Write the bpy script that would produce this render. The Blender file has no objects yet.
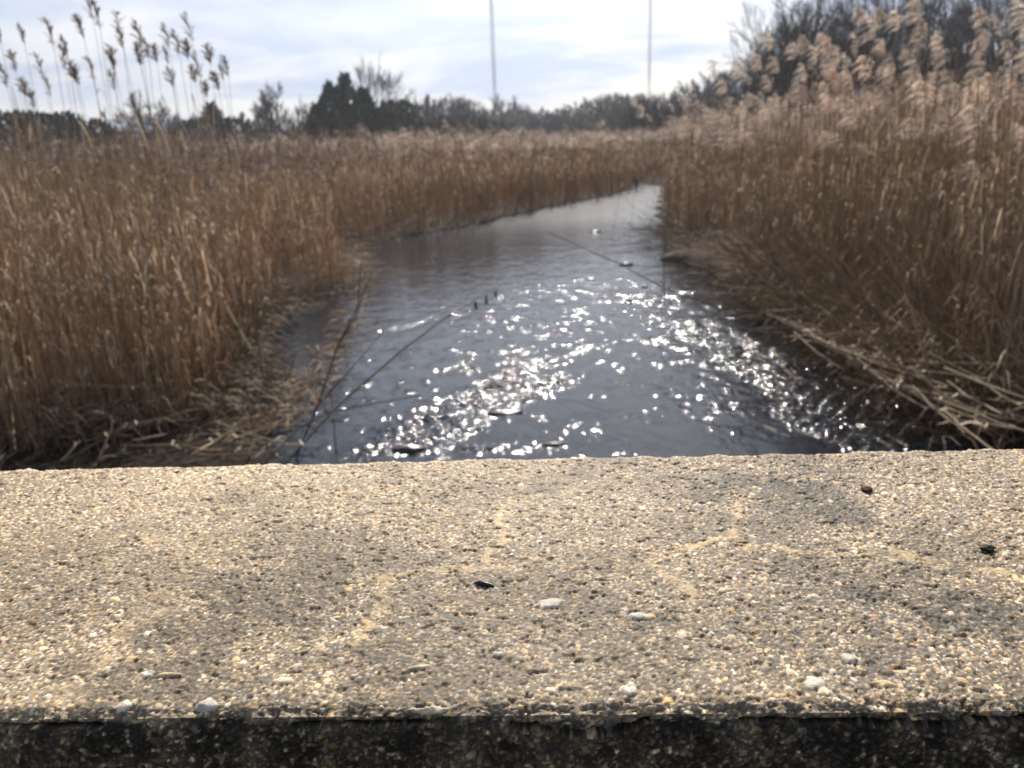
import bpy, math, random
import numpy as np
from mathutils import Vector, Matrix

random.seed(7)
rng = np.random.default_rng(11)
R = math.radians
SC = bpy.context.scene
COL = SC.collection

# ------------------------------------------------------------------ camera
F = 770.0
CAM = np.array([0.0, 0.0, 2.2])
PITCH, ROLL = R(16.9), R(2.1)
_r0 = np.array([1.0, 0, 0])
FWD = np.array([0, math.cos(PITCH), -math.sin(PITCH)])
_u0 = np.array([0, math.sin(PITCH), math.cos(PITCH)])
RGT = math.cos(ROLL) * _r0 - math.sin(ROLL) * _u0
UPV = math.sin(ROLL) * _r0 + math.cos(ROLL) * _u0


def ray(px, py):
    d = FWD * F + RGT * (px - 512) + UPV * (384 - py)
    return d / np.linalg.norm(d)


def hit(px, py, z=0.0):
    d = ray(px, py)
    t = (z - CAM[2]) / d[2]
    return CAM + d * t


def at(px, py, y):
    """point on the ray through a pixel at world depth y"""
    d = ray(px, py)
    return CAM + d * (y / d[1])


def project(P):
    q = P - CAM
    w = np.maximum(q @ FWD, 1e-6)
    return 512 + F * (q @ RGT) / w, 384 - F * (q @ UPV) / w, q @ FWD


cam = bpy.data.cameras.new("camera")
cam.sensor_fit = 'HORIZONTAL'
cam.sensor_width = 36.0
cam.lens = F * 36.0 / 1024
cam.clip_start = 0.02
cam.clip_end = 3000
cam.dof.use_dof = True
WALL_Z = 1.92
cam.dof.focus_distance = float((hit(512, 600, WALL_Z) - CAM) @ FWD)
cam.dof.aperture_fstop = 10.5
co = bpy.data.objects.new("camera", cam)
COL.objects.link(co)
M = Matrix(((RGT[0], UPV[0], -FWD[0], CAM[0]), (RGT[1], UPV[1], -FWD[1], CAM[1]),
            (RGT[2], UPV[2], -FWD[2], CAM[2]), (0, 0, 0, 1)))
co.matrix_world = M
SC.camera = co

# ------------------------------------------------------------------ helpers


def tag(o, label=None, cat=None, group=None, kind=None):
    if label: o['label'] = label
    if cat: o['category'] = cat
    if group: o['group'] = group
    if kind: o['kind'] = kind
    return o


def mesh(name, V, Fq, C=None, smooth=True, extra=None):
    V = np.asarray(V, np.float32); Fq = np.asarray(Fq, np.int32)
    me = bpy.data.meshes.new(name)
    me.vertices.add(len(V)); me.vertices.foreach_set('co', V.ravel())
    me.loops.add(Fq.size); me.loops.foreach_set('vertex_index', Fq.ravel())
    me.polygons.add(len(Fq))
    me.polygons.foreach_set('loop_start', np.arange(0, Fq.size, Fq.shape[1], dtype=np.int32))
    me.polygons.foreach_set('use_smooth', np.full(len(Fq), smooth))
    if C is not None:
        a = me.attributes.new('col', 'FLOAT_COLOR', 'POINT')
        cc = np.ones((len(V), 4), np.float32); cc[:, :3] = C
        a.data.foreach_set('color', cc.ravel())
    for k, arr in (extra or {}).items():
        a = me.attributes.new(k, 'FLOAT', 'POINT')
        a.data.foreach_set('value', np.asarray(arr, np.float32).ravel())
    me.update(calc_edges=True)
    return me


def link(name, me, mat=None, parent=None):
    o = bpy.data.objects.new(name, me)
    if mat and not me.materials: me.materials.append(mat)
    COL.objects.link(o)
    if parent: o.parent = parent
    return o


def empty(name, loc=(0, 0, 0)):
    o = bpy.data.objects.new(name, None)
    o.empty_display_size = .1
    o.location = loc
    COL.objects.link(o)
    return o


class MB:
    """collects quads with a colour per vertex"""
    def __init__(s): s.V, s.F, s.C, s.n = [], [], [], 0
    def add(s, V, Fq, C):
        V = np.asarray(V, float)
        s.V.append(V); s.F.append(np.asarray(Fq, int) + s.n)
        s.C.append(np.broadcast_to(np.asarray(C, float), V.shape)); s.n += len(V)
    def get(s):
        if not s.V: return np.zeros((0, 3)), np.zeros((0, 4), int), np.zeros((0, 3))
        return np.concatenate(s.V), np.concatenate(s.F), np.concatenate(s.C)
    def mesh(s, name, **k): return mesh(name, *s.get(), **k)
    def tube(s, P, rad, col, n=4, cap=False):
        P = np.asarray(P, float); m = len(P)
        rad = np.broadcast_to(np.asarray(rad, float), (m,))
        T = np.gradient(P, axis=0); T /= np.linalg.norm(T, axis=1)[:, None] + 1e-9
        ref = np.array([0, 0, 1.0]) if abs(T[:, 2]).mean() < .8 else np.array([1.0, 0, 0])
        A = np.cross(T, ref); A /= np.linalg.norm(A, axis=1)[:, None] + 1e-9
        B = np.cross(T, A)
        ang = np.arange(n) * 2 * math.pi / n
        V = P[:, None] + rad[:, None, None] * (np.cos(ang)[None, :, None] * A[:, None] + np.sin(ang)[None, :, None] * B[:, None])
        i, j = np.meshgrid(np.arange(m - 1), np.arange(n), indexing='ij')
        Fq = np.stack([i * n + j, i * n + (j + 1) % n, (i + 1) * n + (j + 1) % n, (i + 1) * n + j], -1).reshape(-1, 4)
        col = np.asarray(col, float)
        C = np.repeat(np.broadcast_to(col, (m, 3)), n, axis=0)
        V = V.reshape(-1, 3)
        if cap and n == 4:
            Fq = np.concatenate([Fq, [[3, 2, 1, 0], [(m-1)*n, (m-1)*n+1, (m-1)*n+2, (m-1)*n+3]]])
        s.add(V, Fq, C)
    def ribbon(s, P, w, side, col):
        P = np.asarray(P, float); m = len(P)
        w = np.broadcast_to(np.asarray(w, float), (m,))[:, None]
        side = np.asarray(side, float)
        V = np.concatenate([P - side * w / 2, P + side * w / 2])
        i = np.arange(m - 1)
        s.add(V, np.stack([i, i + 1, i + 1 + m, i + m], -1), col)


def instance(tmpl, pos, ang, scl, tint, sz=None):
    """vectorised copies of a template (V,F,C) into one array set"""
    V, Fq, C = tmpl
    n = len(pos)
    c, s = np.cos(ang), np.sin(ang)
    sx = scl[:, None]
    szz = (scl if sz is None else sz)[:, None]
    X = (V[None, :, 0] * c[:, None] - V[None, :, 1] * s[:, None]) * sx + pos[:, 0:1]
    Y = (V[None, :, 0] * s[:, None] + V[None, :, 1] * c[:, None]) * sx + pos[:, 1:2]
    Z = V[None, :, 2] * szz + pos[:, 2:3]
    VV = np.stack([X, Y, Z], -1).reshape(-1, 3)
    FF = (Fq[None] + (np.arange(n) * len(V))[:, None, None]).reshape(-1, 4)
    CC = (C[None] * tint[:, None, :]).reshape(-1, 3)
    return VV, FF, CC


def merge(parts):
    V, Fq, C, n = [], [], [], 0
    for v, f, c in parts:
        V.append(v); Fq.append(f + n); C.append(c); n += len(v)
    return np.concatenate(V), np.concatenate(Fq), np.concatenate(C)


def _hash2(ix, iy, seed):
    h = (ix.astype(np.int64) * 374761393 + iy.astype(np.int64) * 668265263 + seed * 974634777) & 0xFFFFFFFF
    h = ((h ^ (h >> 13)) * 1274126177) & 0xFFFFFFFF
    h = (h ^ (h >> 16)) & 0xFFFFFFFF
    h = (h * 2246822519) & 0xFFFFFFFF
    return ((h ^ (h >> 15)) & 0xFFFFFF) / float(0x1000000)


def vnoise(x, y, seed=0):
    ix, iy = np.floor(x), np.floor(y)
    fx, fy = x - ix, y - iy
    fx = fx * fx * (3 - 2 * fx); fy = fy * fy * (3 - 2 * fy)
    a = _hash2(ix, iy, seed); b = _hash2(ix + 1, iy, seed)
    c = _hash2(ix, iy + 1, seed); d = _hash2(ix + 1, iy + 1, seed)
    return (a * (1 - fx) + b * fx) * (1 - fy) + (c * (1 - fx) + d * fx) * fy


def fbm(x, y, seed=0, o=4):
    t, a, n = 0, .5, 0
    for k in range(o):
        t = t + a * vnoise(x * 2**k, y * 2**k, seed + k); n += a; a *= .5
    return t / n


def seg_dist(x, y, P):
    """distance from points to a 2D polyline"""
    d = np.full(np.shape(x), 1e9)
    for (ax, ay), (bx, by) in zip(P[:-1], P[1:]):
        vx, vy = bx - ax, by - ay
        t = np.clip(((x - ax) * vx + (y - ay) * vy) / (vx * vx + vy * vy + 1e-12), 0, 1)
        d = np.minimum(d, np.hypot(x - ax - t * vx, y - ay - t * vy))
    return d


# ------------------------------------------------------------------ materials
def new_mat(name):
    m = bpy.data.materials.new(name); m.use_nodes = True
    nt = m.node_tree; nt.nodes.clear()
    return m, nt, nt.nodes.new, nt.links.new


def attr_mat(name, rough=.8, transl=0.0, spec=.3, var=.25, vscale=40.0, bump=0.0):
    m, nt, N, L = new_mat(name)
    out = N('ShaderNodeOutputMaterial'); b = N('ShaderNodeBsdfPrincipled')
    a = N('ShaderNodeAttribute'); a.attribute_name = 'col'
    tc = N('ShaderNodeTexCoord'); nz = N('ShaderNodeTexNoise'); nz.inputs['Scale'].default_value = vscale; nz.inputs['Detail'].default_value = 3
    L(tc.outputs['Object'], nz.inputs['Vector'])
    mr = N('ShaderNodeMapRange'); mr.inputs['To Min'].default_value = 1 - var; mr.inputs['To Max'].default_value = 1 + var
    L(nz.outputs['Fac'], mr.inputs['Value'])
    oi = N('ShaderNodeObjectInfo'); mr2 = N('ShaderNodeMapRange'); mr2.inputs['To Min'].default_value = .8; mr2.inputs['To Max'].default_value = 1.15
    L(oi.outputs['Random'], mr2.inputs['Value'])
    mu = N('ShaderNodeMath'); mu.operation = 'MULTIPLY'; L(mr.outputs[0], mu.inputs[0]); L(mr2.outputs[0], mu.inputs[1])
    vm = N('ShaderNodeVectorMath'); vm.operation = 'SCALE'
    L(a.outputs['Color'], vm.inputs[0]); L(mu.outputs[0], vm.inputs['Scale'])
    L(vm.outputs[0], b.inputs['Base Color'])
    b.inputs['Roughness'].default_value = rough
    b.inputs['Specular IOR Level'].default_value = spec
    if bump:
        bp = N('ShaderNodeBump'); bp.inputs['Distance'].default_value = bump
        L(nz.outputs['Fac'], bp.inputs['Height']); L(bp.outputs[0], b.inputs['Normal'])
    if transl:
        t = N('ShaderNodeBsdfTranslucent'); L(vm.outputs[0], t.inputs['Color'])
        mx = N('ShaderNodeMixShader'); mx.inputs[0].default_value = transl
        L(b.outputs[0], mx.inputs[1]); L(t.outputs[0], mx.inputs[2]); L(mx.outputs[0], out.inputs[0])
    else:
        L(b.outputs[0], out.inputs[0])
    return m


M_STEM = attr_mat('dry_reed_stem', .55, 0.12, .35)
M_LEAF = attr_mat('dry_reed_leaf', .6, 0.4, .3)
M_PLUME = attr_mat('reed_plume', .8, 0.5, .15)
M_BARK = attr_mat('bark', .9, 0, .15, .3, 6)
M_GREEN = attr_mat('evergreen_foliage', .75, 0.1, .2, .4, 3)
M_WALL = attr_mat('exposed_aggregate', .62, 0, .22, .4, 1100, .0004)
M_LITTER = attr_mat('reed_litter', .7, .35, .3)
M_SEED = attr_mat('dark_seed_head', .8, .1, .2)
M_WET = attr_mat('wet_debris', .35, 0, .5)
M_METAL = attr_mat('painted_steel', .5, 0, .5, .05)

# ------------------------------------------------------------------ world and sun
SUN_EL, SUN_AZ = R(40.0), R(6.5)     # azimuth clockwise from +Y
sd = np.array([math.sin(SUN_AZ) * math.cos(SUN_EL), math.cos(SUN_AZ) * math.cos(SUN_EL), math.sin(SUN_EL)])
w = bpy.data.worlds.new("World"); SC.world = w; w.use_nodes = True
nt = w.node_tree; nt.nodes.clear(); N = nt.nodes.new; L = nt.links.new
wo = N('ShaderNodeOutputWorld'); bg = N('ShaderNodeBackground'); bg.inputs['Strength'].default_value = .068
sky = N('ShaderNodeTexSky'); sky.sky_type = 'NISHITA'; sky.sun_disc = False
sky.sun_elevation = SUN_EL; sky.sun_rotation = SUN_AZ
sky.air_density = 1.0; sky.dust_density = 1.6; sky.ozone_density = 1.2
tc = N('ShaderNodeTexCoord'); sep = N('ShaderNodeSeparateXYZ'); L(tc.outputs['Generated'], sep.inputs[0])
zz = N('ShaderNodeMath'); zz.operation = 'MAXIMUM'; zz.inputs[1].default_value = 0.0; L(sep.outputs['Z'], zz.inputs[0])
za = N('ShaderNodeMath'); za.operation = 'ADD'; za.inputs[1].default_value = .16; L(zz.outputs[0], za.inputs[0])
dx = N('ShaderNodeMath'); dx.operation = 'DIVIDE'; L(sep.outputs['X'], dx.inputs[0]); L(za.outputs[0], dx.inputs[1])
dy = N('ShaderNodeMath'); dy.operation = 'DIVIDE'; L(sep.outputs['Y'], dy.inputs[0]); L(za.outputs[0], dy.inputs[1])
cb = N('ShaderNodeCombineXYZ'); L(dx.outputs[0], cb.inputs[0]); L(dy.outputs[0], cb.inputs[1])
nz = N('ShaderNodeTexNoise'); nz.inputs['Scale'].default_value = .75; nz.inputs['Detail'].default_value = 6
nz.inputs['Roughness'].default_value = .55; nz.inputs['Distortion'].default_value = .35
L(cb.outputs[0], nz.inputs['Vector'])
cr = N('ShaderNodeMapRange'); cr.interpolation_type = 'SMOOTHSTEP'
cr.inputs['From Min'].default_value = .36; cr.inputs['From Max'].default_value = .60
cr.inputs['To Min'].default_value = .30; cr.inputs['To Max'].default_value = .97
L(nz.outputs['Fac'], cr.inputs['Value'])
dot = N('ShaderNodeVectorMath'); dot.operation = 'DOT_PRODUCT'; dot.inputs[1].default_value = sd.tolist(); L(tc.outputs['Generated'], dot.inputs[0])
gl = N('ShaderNodeMapRange'); gl.inputs['From Min'].default_value = .66; gl.inputs['From Max'].default_value = 1.0
gl.inputs['To Min'].default_value = 0; gl.inputs['To Max'].default_value = 1; L(dot.outputs['Value'], gl.inputs['Value'])
gp = N('ShaderNodeMath'); gp.operation = 'POWER'; gp.inputs[1].default_value = 2.0; L(gl.outputs[0], gp.inputs[0])
gm = N('ShaderNodeMath'); gm.operation = 'MULTIPLY_ADD'; gm.inputs[1].default_value = 9.5; gm.inputs[2].default_value = 5.7; L(gp.outputs[0], gm.inputs[0])
nz2 = N('ShaderNodeTexNoise'); nz2.inputs['Scale'].default_value = 1.1; nz2.inputs['Detail'].default_value = 5; nz2.inputs['Distortion'].default_value = .5
mpp = N('ShaderNodeMapping'); mpp.inputs['Scale'].default_value = (.8, 1.35, 1); mpp.inputs['Location'].default_value = (3.1, 1.7, 0); mpp.inputs['Rotation'].default_value = (0, 0, R(18)); L(cb.outputs[0], mpp.inputs[0]); L(mpp.outputs[0], nz2.inputs['Vector'])
ct = N('ShaderNodeMapRange'); ct.interpolation_type = 'SMOOTHSTEP'; ct.inputs['From Min'].default_value = .44; ct.inputs['From Max'].default_value = .64; L(nz2.outputs['Fac'], ct.inputs['Value'])
ctc = N('ShaderNodeMix'); ctc.data_type = 'RGBA'; L(ct.outputs[0], ctc.inputs['Factor']); ctc.inputs[6].default_value = (.50, .67, 1.04, 1); ctc.inputs[7].default_value = (1.24, 1.24, 1.28, 1)
cc = N('ShaderNodeVectorMath'); cc.operation = 'SCALE'; L(ctc.outputs[2], cc.inputs[0]); L(gm.outputs[0], cc.inputs['Scale'])
# the veil of cloud thins away from the horizon
el = N('ShaderNodeMapRange'); el.inputs['From Min'].default_value = .16; el.inputs['From Max'].default_value = .5; el.inputs['To Min'].default_value = 1; el.inputs['To Max'].default_value = .35; L(sep.outputs['Z'], el.inputs['Value'])
cf = N('ShaderNodeMath'); cf.operation = 'MULTIPLY'; L(cr.outputs[0], cf.inputs[0]); L(el.outputs[0], cf.inputs[1])
mx = N('ShaderNodeMix'); mx.data_type = 'RGBA'; L(cf.outputs[0], mx.inputs['Factor'])
L(sky.outputs[0], mx.inputs[6]); L(cc.outputs[0], mx.inputs[7])
L(mx.outputs[2], bg.inputs['Color']); L(bg.outputs[0], wo.inputs[0])

sl = bpy.data.lights.new("sun", 'SUN'); sl.energy = 4.6; sl.angle = R(.53); sl.color = (1.0, .95, .885)
so = bpy.data.objects.new("sun", sl); COL.objects.link(so)
so.rotation_euler = Vector((-sd).tolist()).to_track_quat('-Z', 'Y').to_euler()
so.location = (0, 0, 60)

SC.view_settings.view_transform = 'Standard'
SC.view_settings.look = 'None'
SC.view_settings.exposure = 0.66
SC.view_settings.gamma = 1.0
SC.view_settings.use_curve_mapping = False
SC.render.engine = 'CYCLES'
SC.cycles.max_bounces = 6
SC.cycles.diffuse_bounces = 3
SC.cycles.glossy_bounces = 3
SC.cycles.transmission_bounces = 4
SC.cycles.transparent_max_bounces = 4
SC.cycles.use_denoising = True
SC.cycles.use_adaptive_sampling = False
SC.cycles.caustics_reflective = False
SC.cycles.caustics_refractive = False

# ------------------------------------------------------------------ channel
LB = np.array([hit(*p)[:2] for p in [(272, 480), (262, 440), (256, 402), (254, 368), (276, 330), (320, 304), (342, 285), (345, 252), (400, 238), (470, 227), (540, 210), (610, 196), (640, 187)]])
RB = np.array([hit(*p)[:2] for p in [(1090, 452), (985, 446), (905, 405), (835, 372), (775, 335), (735, 300), (700, 270), (668, 245), (657, 215), (660, 197), (663, 187)]])
Y_END = float(min(LB[-1, 1], RB[-1, 1]))
LBy = np.concatenate([[-6, 2], LB[:, 1], [Y_END + 6]]); LBx = np.concatenate([[LB[0, 0] - .2] * 2, LB[:, 0], [LB[-1, 0] + .5]])
RBy = np.concatenate([[-6, 2], RB[:, 1], [Y_END + 6]]); RBx = np.concatenate([[RB[0, 0] + .3] * 2, RB[:, 0], [LB[-1, 0] + .5]])


def in_water(x, y):
    """positive = metres inside the channel"""
    xl = np.interp(y, LBy, LBx) + .12 * np.sin(y * 2.3) * np.minimum(1, y / 10)
    xr = np.interp(y, RBy, RBx) + .12 * np.sin(y * 1.9 + 1)
    s = np.minimum(x - xl, xr - x)
    return np.where(y > Y_END + 6, -5, s)


def ground_z(x, y):
    s = in_water(x, y)
    out = np.maximum(-s, 0)
    n = fbm(x * .8, y * .8, 3) - .5
    z = np.where(s > 0, -np.minimum(s * .5, .5), .03 + .14 * (1 - np.exp(-out / 1.5)) + .10 * n * (1 - np.exp(-out)))
    far = np.clip((np.hypot(x, y) - 60) / 200, 0, 1)
    return z + far * .3


def axis(lo, hi, step, near_lo, near_hi, g=1.09):
    a = list(np.arange(near_lo, near_hi, step))
    s = step
    v = near_hi
    while v < hi: a.append(v); s *= g; v += s
    a.append(hi)
    s = step; v = near_lo - step
    b = []
    while v > lo: b.append(v); s *= g; v -= s
    b.append(lo)
    return np.array(b[::-1] + a)


def grid_faces(ny, nx):
    i, j = np.meshgrid(np.arange(ny - 1), np.arange(nx - 1), indexing='ij')
    return np.stack([i * nx + j, i * nx + j + 1, (i + 1) * nx + j + 1, (i + 1) * nx + j], -1).reshape(-1, 4)


gx = axis(-700, 700, .16, -8, 12); gy = axis(-60, 900, .18, 2, 48)
X, Y = np.meshgrid(gx, gy)
Z = ground_z(X, Y)
gc = fbm(X * 1.5, Y * 1.5, 9)
wet = np.maximum(np.clip(1 + in_water(X, Y) / .9, 0, 1), np.clip((8 - Y) / 2, 0, 1) * (Y > 0))
C = np.stack([.040 + .05 * gc, .029 + .034 * gc, .020 + .021 * gc], -1)
C = C * (1 - wet[..., None] * .7)
m, nt, N, L = new_mat('marsh_mud')
out = N('ShaderNodeOutputMaterial'); b = N('ShaderNodeBsdfPrincipled'); a = N('ShaderNodeAttribute'); a.attribute_name = 'col'
tc = N('ShaderNodeTexCoord'); nz = N('ShaderNodeTexNoise'); nz.inputs['Scale'].default_value = 14; nz.inputs['Detail'].default_value = 6
L(tc.outputs['Object'], nz.inputs['Vector'])
bp = N('ShaderNodeBump'); bp.inputs['Distance'].default_value = .05; L(nz.outputs['Fac'], bp.inputs['Height']); L(bp.outputs[0], b.inputs['Normal'])
mr = N('ShaderNodeMapRange'); mr.inputs['To Min'].default_value = .5; mr.inputs['To Max'].default_value = 1.5; L(nz.outputs['Fac'], mr.inputs['Value'])
vm = N('ShaderNodeVectorMath'); vm.operation = 'SCALE'; L(a.outputs['Color'], vm.inputs[0]); L(mr.outputs[0], vm.inputs['Scale']); L(vm.outputs[0], b.inputs['Base Color'])
b.inputs['Roughness'].default_value = .9; b.inputs['Specular IOR Level'].default_value = .08
L(b.outputs[0], out.inputs[0])
g = link('ground', mesh('ground', np.stack([X, Y, Z], -1).reshape(-1, 3), grid_faces(len(gy), len(gx)), C.reshape(-1, 3)), m)
tag(g, 'dark marsh mud under the reed beds on both banks', 'ground', kind='structure')

# water ---------------------------------------------------------------
wx = axis(-9, 13, .0125, -2.3, 4.6, 1.06); wy = axis(-5, Y_END + 8, .0135, 4.9, 12.5, 1.03)
X, Y = np.meshgrid(wx, wy)


def stroke(pts): return [tuple(hit(*p)[:2]) for p in pts]


turb = np.zeros_like(X)
wob = (fbm(X * 1.1, Y * 1.1, 21) - .5) * 1.1
for pts, wd, k in [
        ([(370, 452), (430, 424), (490, 390), (545, 362)], .34, 1.25),
        ([(400, 448), (440, 436), (500, 405), (560, 378)], .30, 1.3),
        ([(545, 362), (600, 345), (680, 338)], .26, .8),
        ([(398, 454), (470, 449), (545, 447)], .12, .9),
        ([(375, 335), (430, 320), (480, 310)], .35, .7),
        ([(625, 296), (660, 306), (700, 324)], .7, .6),
        ([(690, 325), (770, 368), (810, 398), (850, 422), (930, 440), (960, 452)], .42, 2.0),
        ([(760, 345), (830, 385), (890, 412)], .36, 1.9),
        ([(800, 410), (870, 440)], .34, 2.0),
        ([(640, 385), (690, 395), (740, 400)], .10, .5),
        ([(320, 412), (365, 402)], .16, .9),
        ([(470, 245), (560, 218), (620, 200)], 1.2, .35),
        ]:
    d = seg_dist(X, Y, stroke(pts))
    turb = np.maximum(turb, k * np.clip(1.25 - np.abs(d + wob * wd * .9) / wd, 0, 1))
turb = np.clip(turb * (.35 + 1.3 * fbm(X * 2.2, Y * 2.2, 31)) * 1.4, 0, 2.6)
# scattered small riffles between the bands
rif = np.clip(1.2 - seg_dist(X, Y, stroke([(430, 430), (500, 350), (560, 290), (620, 240)])) / 2.0, 0, 1)
rif2 = np.clip(1.2 - seg_dist(X, Y, stroke([(640, 280), (760, 400)])) / 1.3, 0, 1)
turb = np.maximum(turb, np.maximum(rif, rif2) * 1.3 * np.clip((fbm(X * 8, Y * 5.5, 35, 2) - .55) * 7, 0, 1))
m, nt, N, L = new_mat('stream_water')
out = N('ShaderNodeOutputMaterial'); b = N('ShaderNodeBsdfPrincipled')
b.inputs['Base Color'].default_value = (.010, .014, .020, 1); b.inputs['Roughness'].default_value = .085
b.inputs['IOR'].default_value = 1.333; b.inputs['Specular IOR Level'].default_value = .5
a = N('ShaderNodeAttribute'); a.attribute_name = 'turb'
tc = N('ShaderNodeTexCoord')
mp = N('ShaderNodeMapping'); mp.inputs['Scale'].default_value = (1.0, .8, 1); mp.inputs['Rotation'].default_value = (0, 0, R(-12)); L(tc.outputs['Object'], mp.inputs[0])
n1 = N('ShaderNodeTexNoise'); n1.inputs['Scale'].default_value = 38; n1.inputs['Detail'].default_value = 0.0; n1.inputs['Distortion'].default_value = .6; L(mp.outputs[0], n1.inputs['Vector'])
n2 = N('ShaderNodeTexNoise'); n2.inputs['Scale'].default_value = 2.2; n2.inputs['Detail'].default_value = 3; n2.inputs['Distortion'].default_value = 1.2; L(mp.outputs[0], n2.inputs['Vector'])
mm = N('ShaderNodeMath'); mm.operation = 'MULTIPLY_ADD'; mm.inputs[1].default_value = .0035; mm.inputs[2].default_value = .0009; L(a.outputs['Fac'], mm.inputs[0])
m1 = N('ShaderNodeMath'); m1.operation = 'MULTIPLY'; L(n1.outputs['Fac'], m1.inputs[0]); L(mm.outputs[0], m1.inputs[1])
m2 = N('ShaderNodeMath'); m2.operation = 'MULTIPLY_ADD'; m2.inputs[1].default_value = .019; L(n2.outputs['Fac'], m2.inputs[0]); L(m1.outputs[0], m2.inputs[2])
bp = N('ShaderNodeBump'); bp.inputs['Distance'].default_value = 1.0; bp.inputs['Strength'].default_value = 1.0
cd_ = N('ShaderNodeSeparateXYZ'); L(tc.outputs['Object'], cd_.inputs[0])
rr_ = N('ShaderNodeMapRange'); rr_.interpolation_type = 'SMOOTHSTEP'; rr_.inputs['From Min'].default_value = 14; rr_.inputs['From Max'].default_value = 27
rr_.inputs['To Min'].default_value = .062; rr_.inputs['To Max'].default_value = .25; L(cd_.outputs['Y'], rr_.inputs['Value']); L(rr_.outputs[0], b.inputs['Roughness'])
L(m2.outputs[0], bp.inputs['Height']); L(bp.outputs[0], b.inputs['Normal'])
L(b.outputs[0], out.inputs[0])
ca, sa = math.cos(R(25)), math.sin(R(25))
Xr, Yr = X * ca - Y * sa + .1 * fbm(X * 4, Y * 4, 45), X * sa + Y * ca + .1 * fbm(X * 4, Y * 4, 46)
near = np.clip((22 - Y) / 8, 0, 1)
wz = turb * ((vnoise(Xr * 15, Yr * 13, 41) - .5) * .007 + (vnoise(X * 36 + Y * 7, Y * 33, 47) - .5) * .0105 + (vnoise(X * 61, Y * 57 - X * 11, 42) - .5) * .0095 + near * (vnoise(Xr * 7, Yr * 6, 43) - .5) * .016)
wo_ = link('water', mesh('water', np.stack([X, Y, wz], -1).reshape(-1, 3), grid_faces(len(wy), len(wx)), None, extra={'turb': turb}), m)
tag(wo_, 'slate blue rippled stream glittering in the sun between the reed beds', 'water', kind='structure')

# ------------------------------------------------------------------ parapet
YAW = R(-2.3)
pn = hit(512, 714.5, WALL_Z); pf = hit(512, 457, WALL_Z)
wt = np.array([math.cos(YAW), math.sin(YAW), 0]); wn = np.array([-math.sin(YAW), math.cos(YAW), 0])
WID = float((pf - pn) @ wn)


def to_wall(px, py):
    q = hit(px, py, WALL_Z) - pn
    return float(q @ wt), float(q @ wn)


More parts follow.
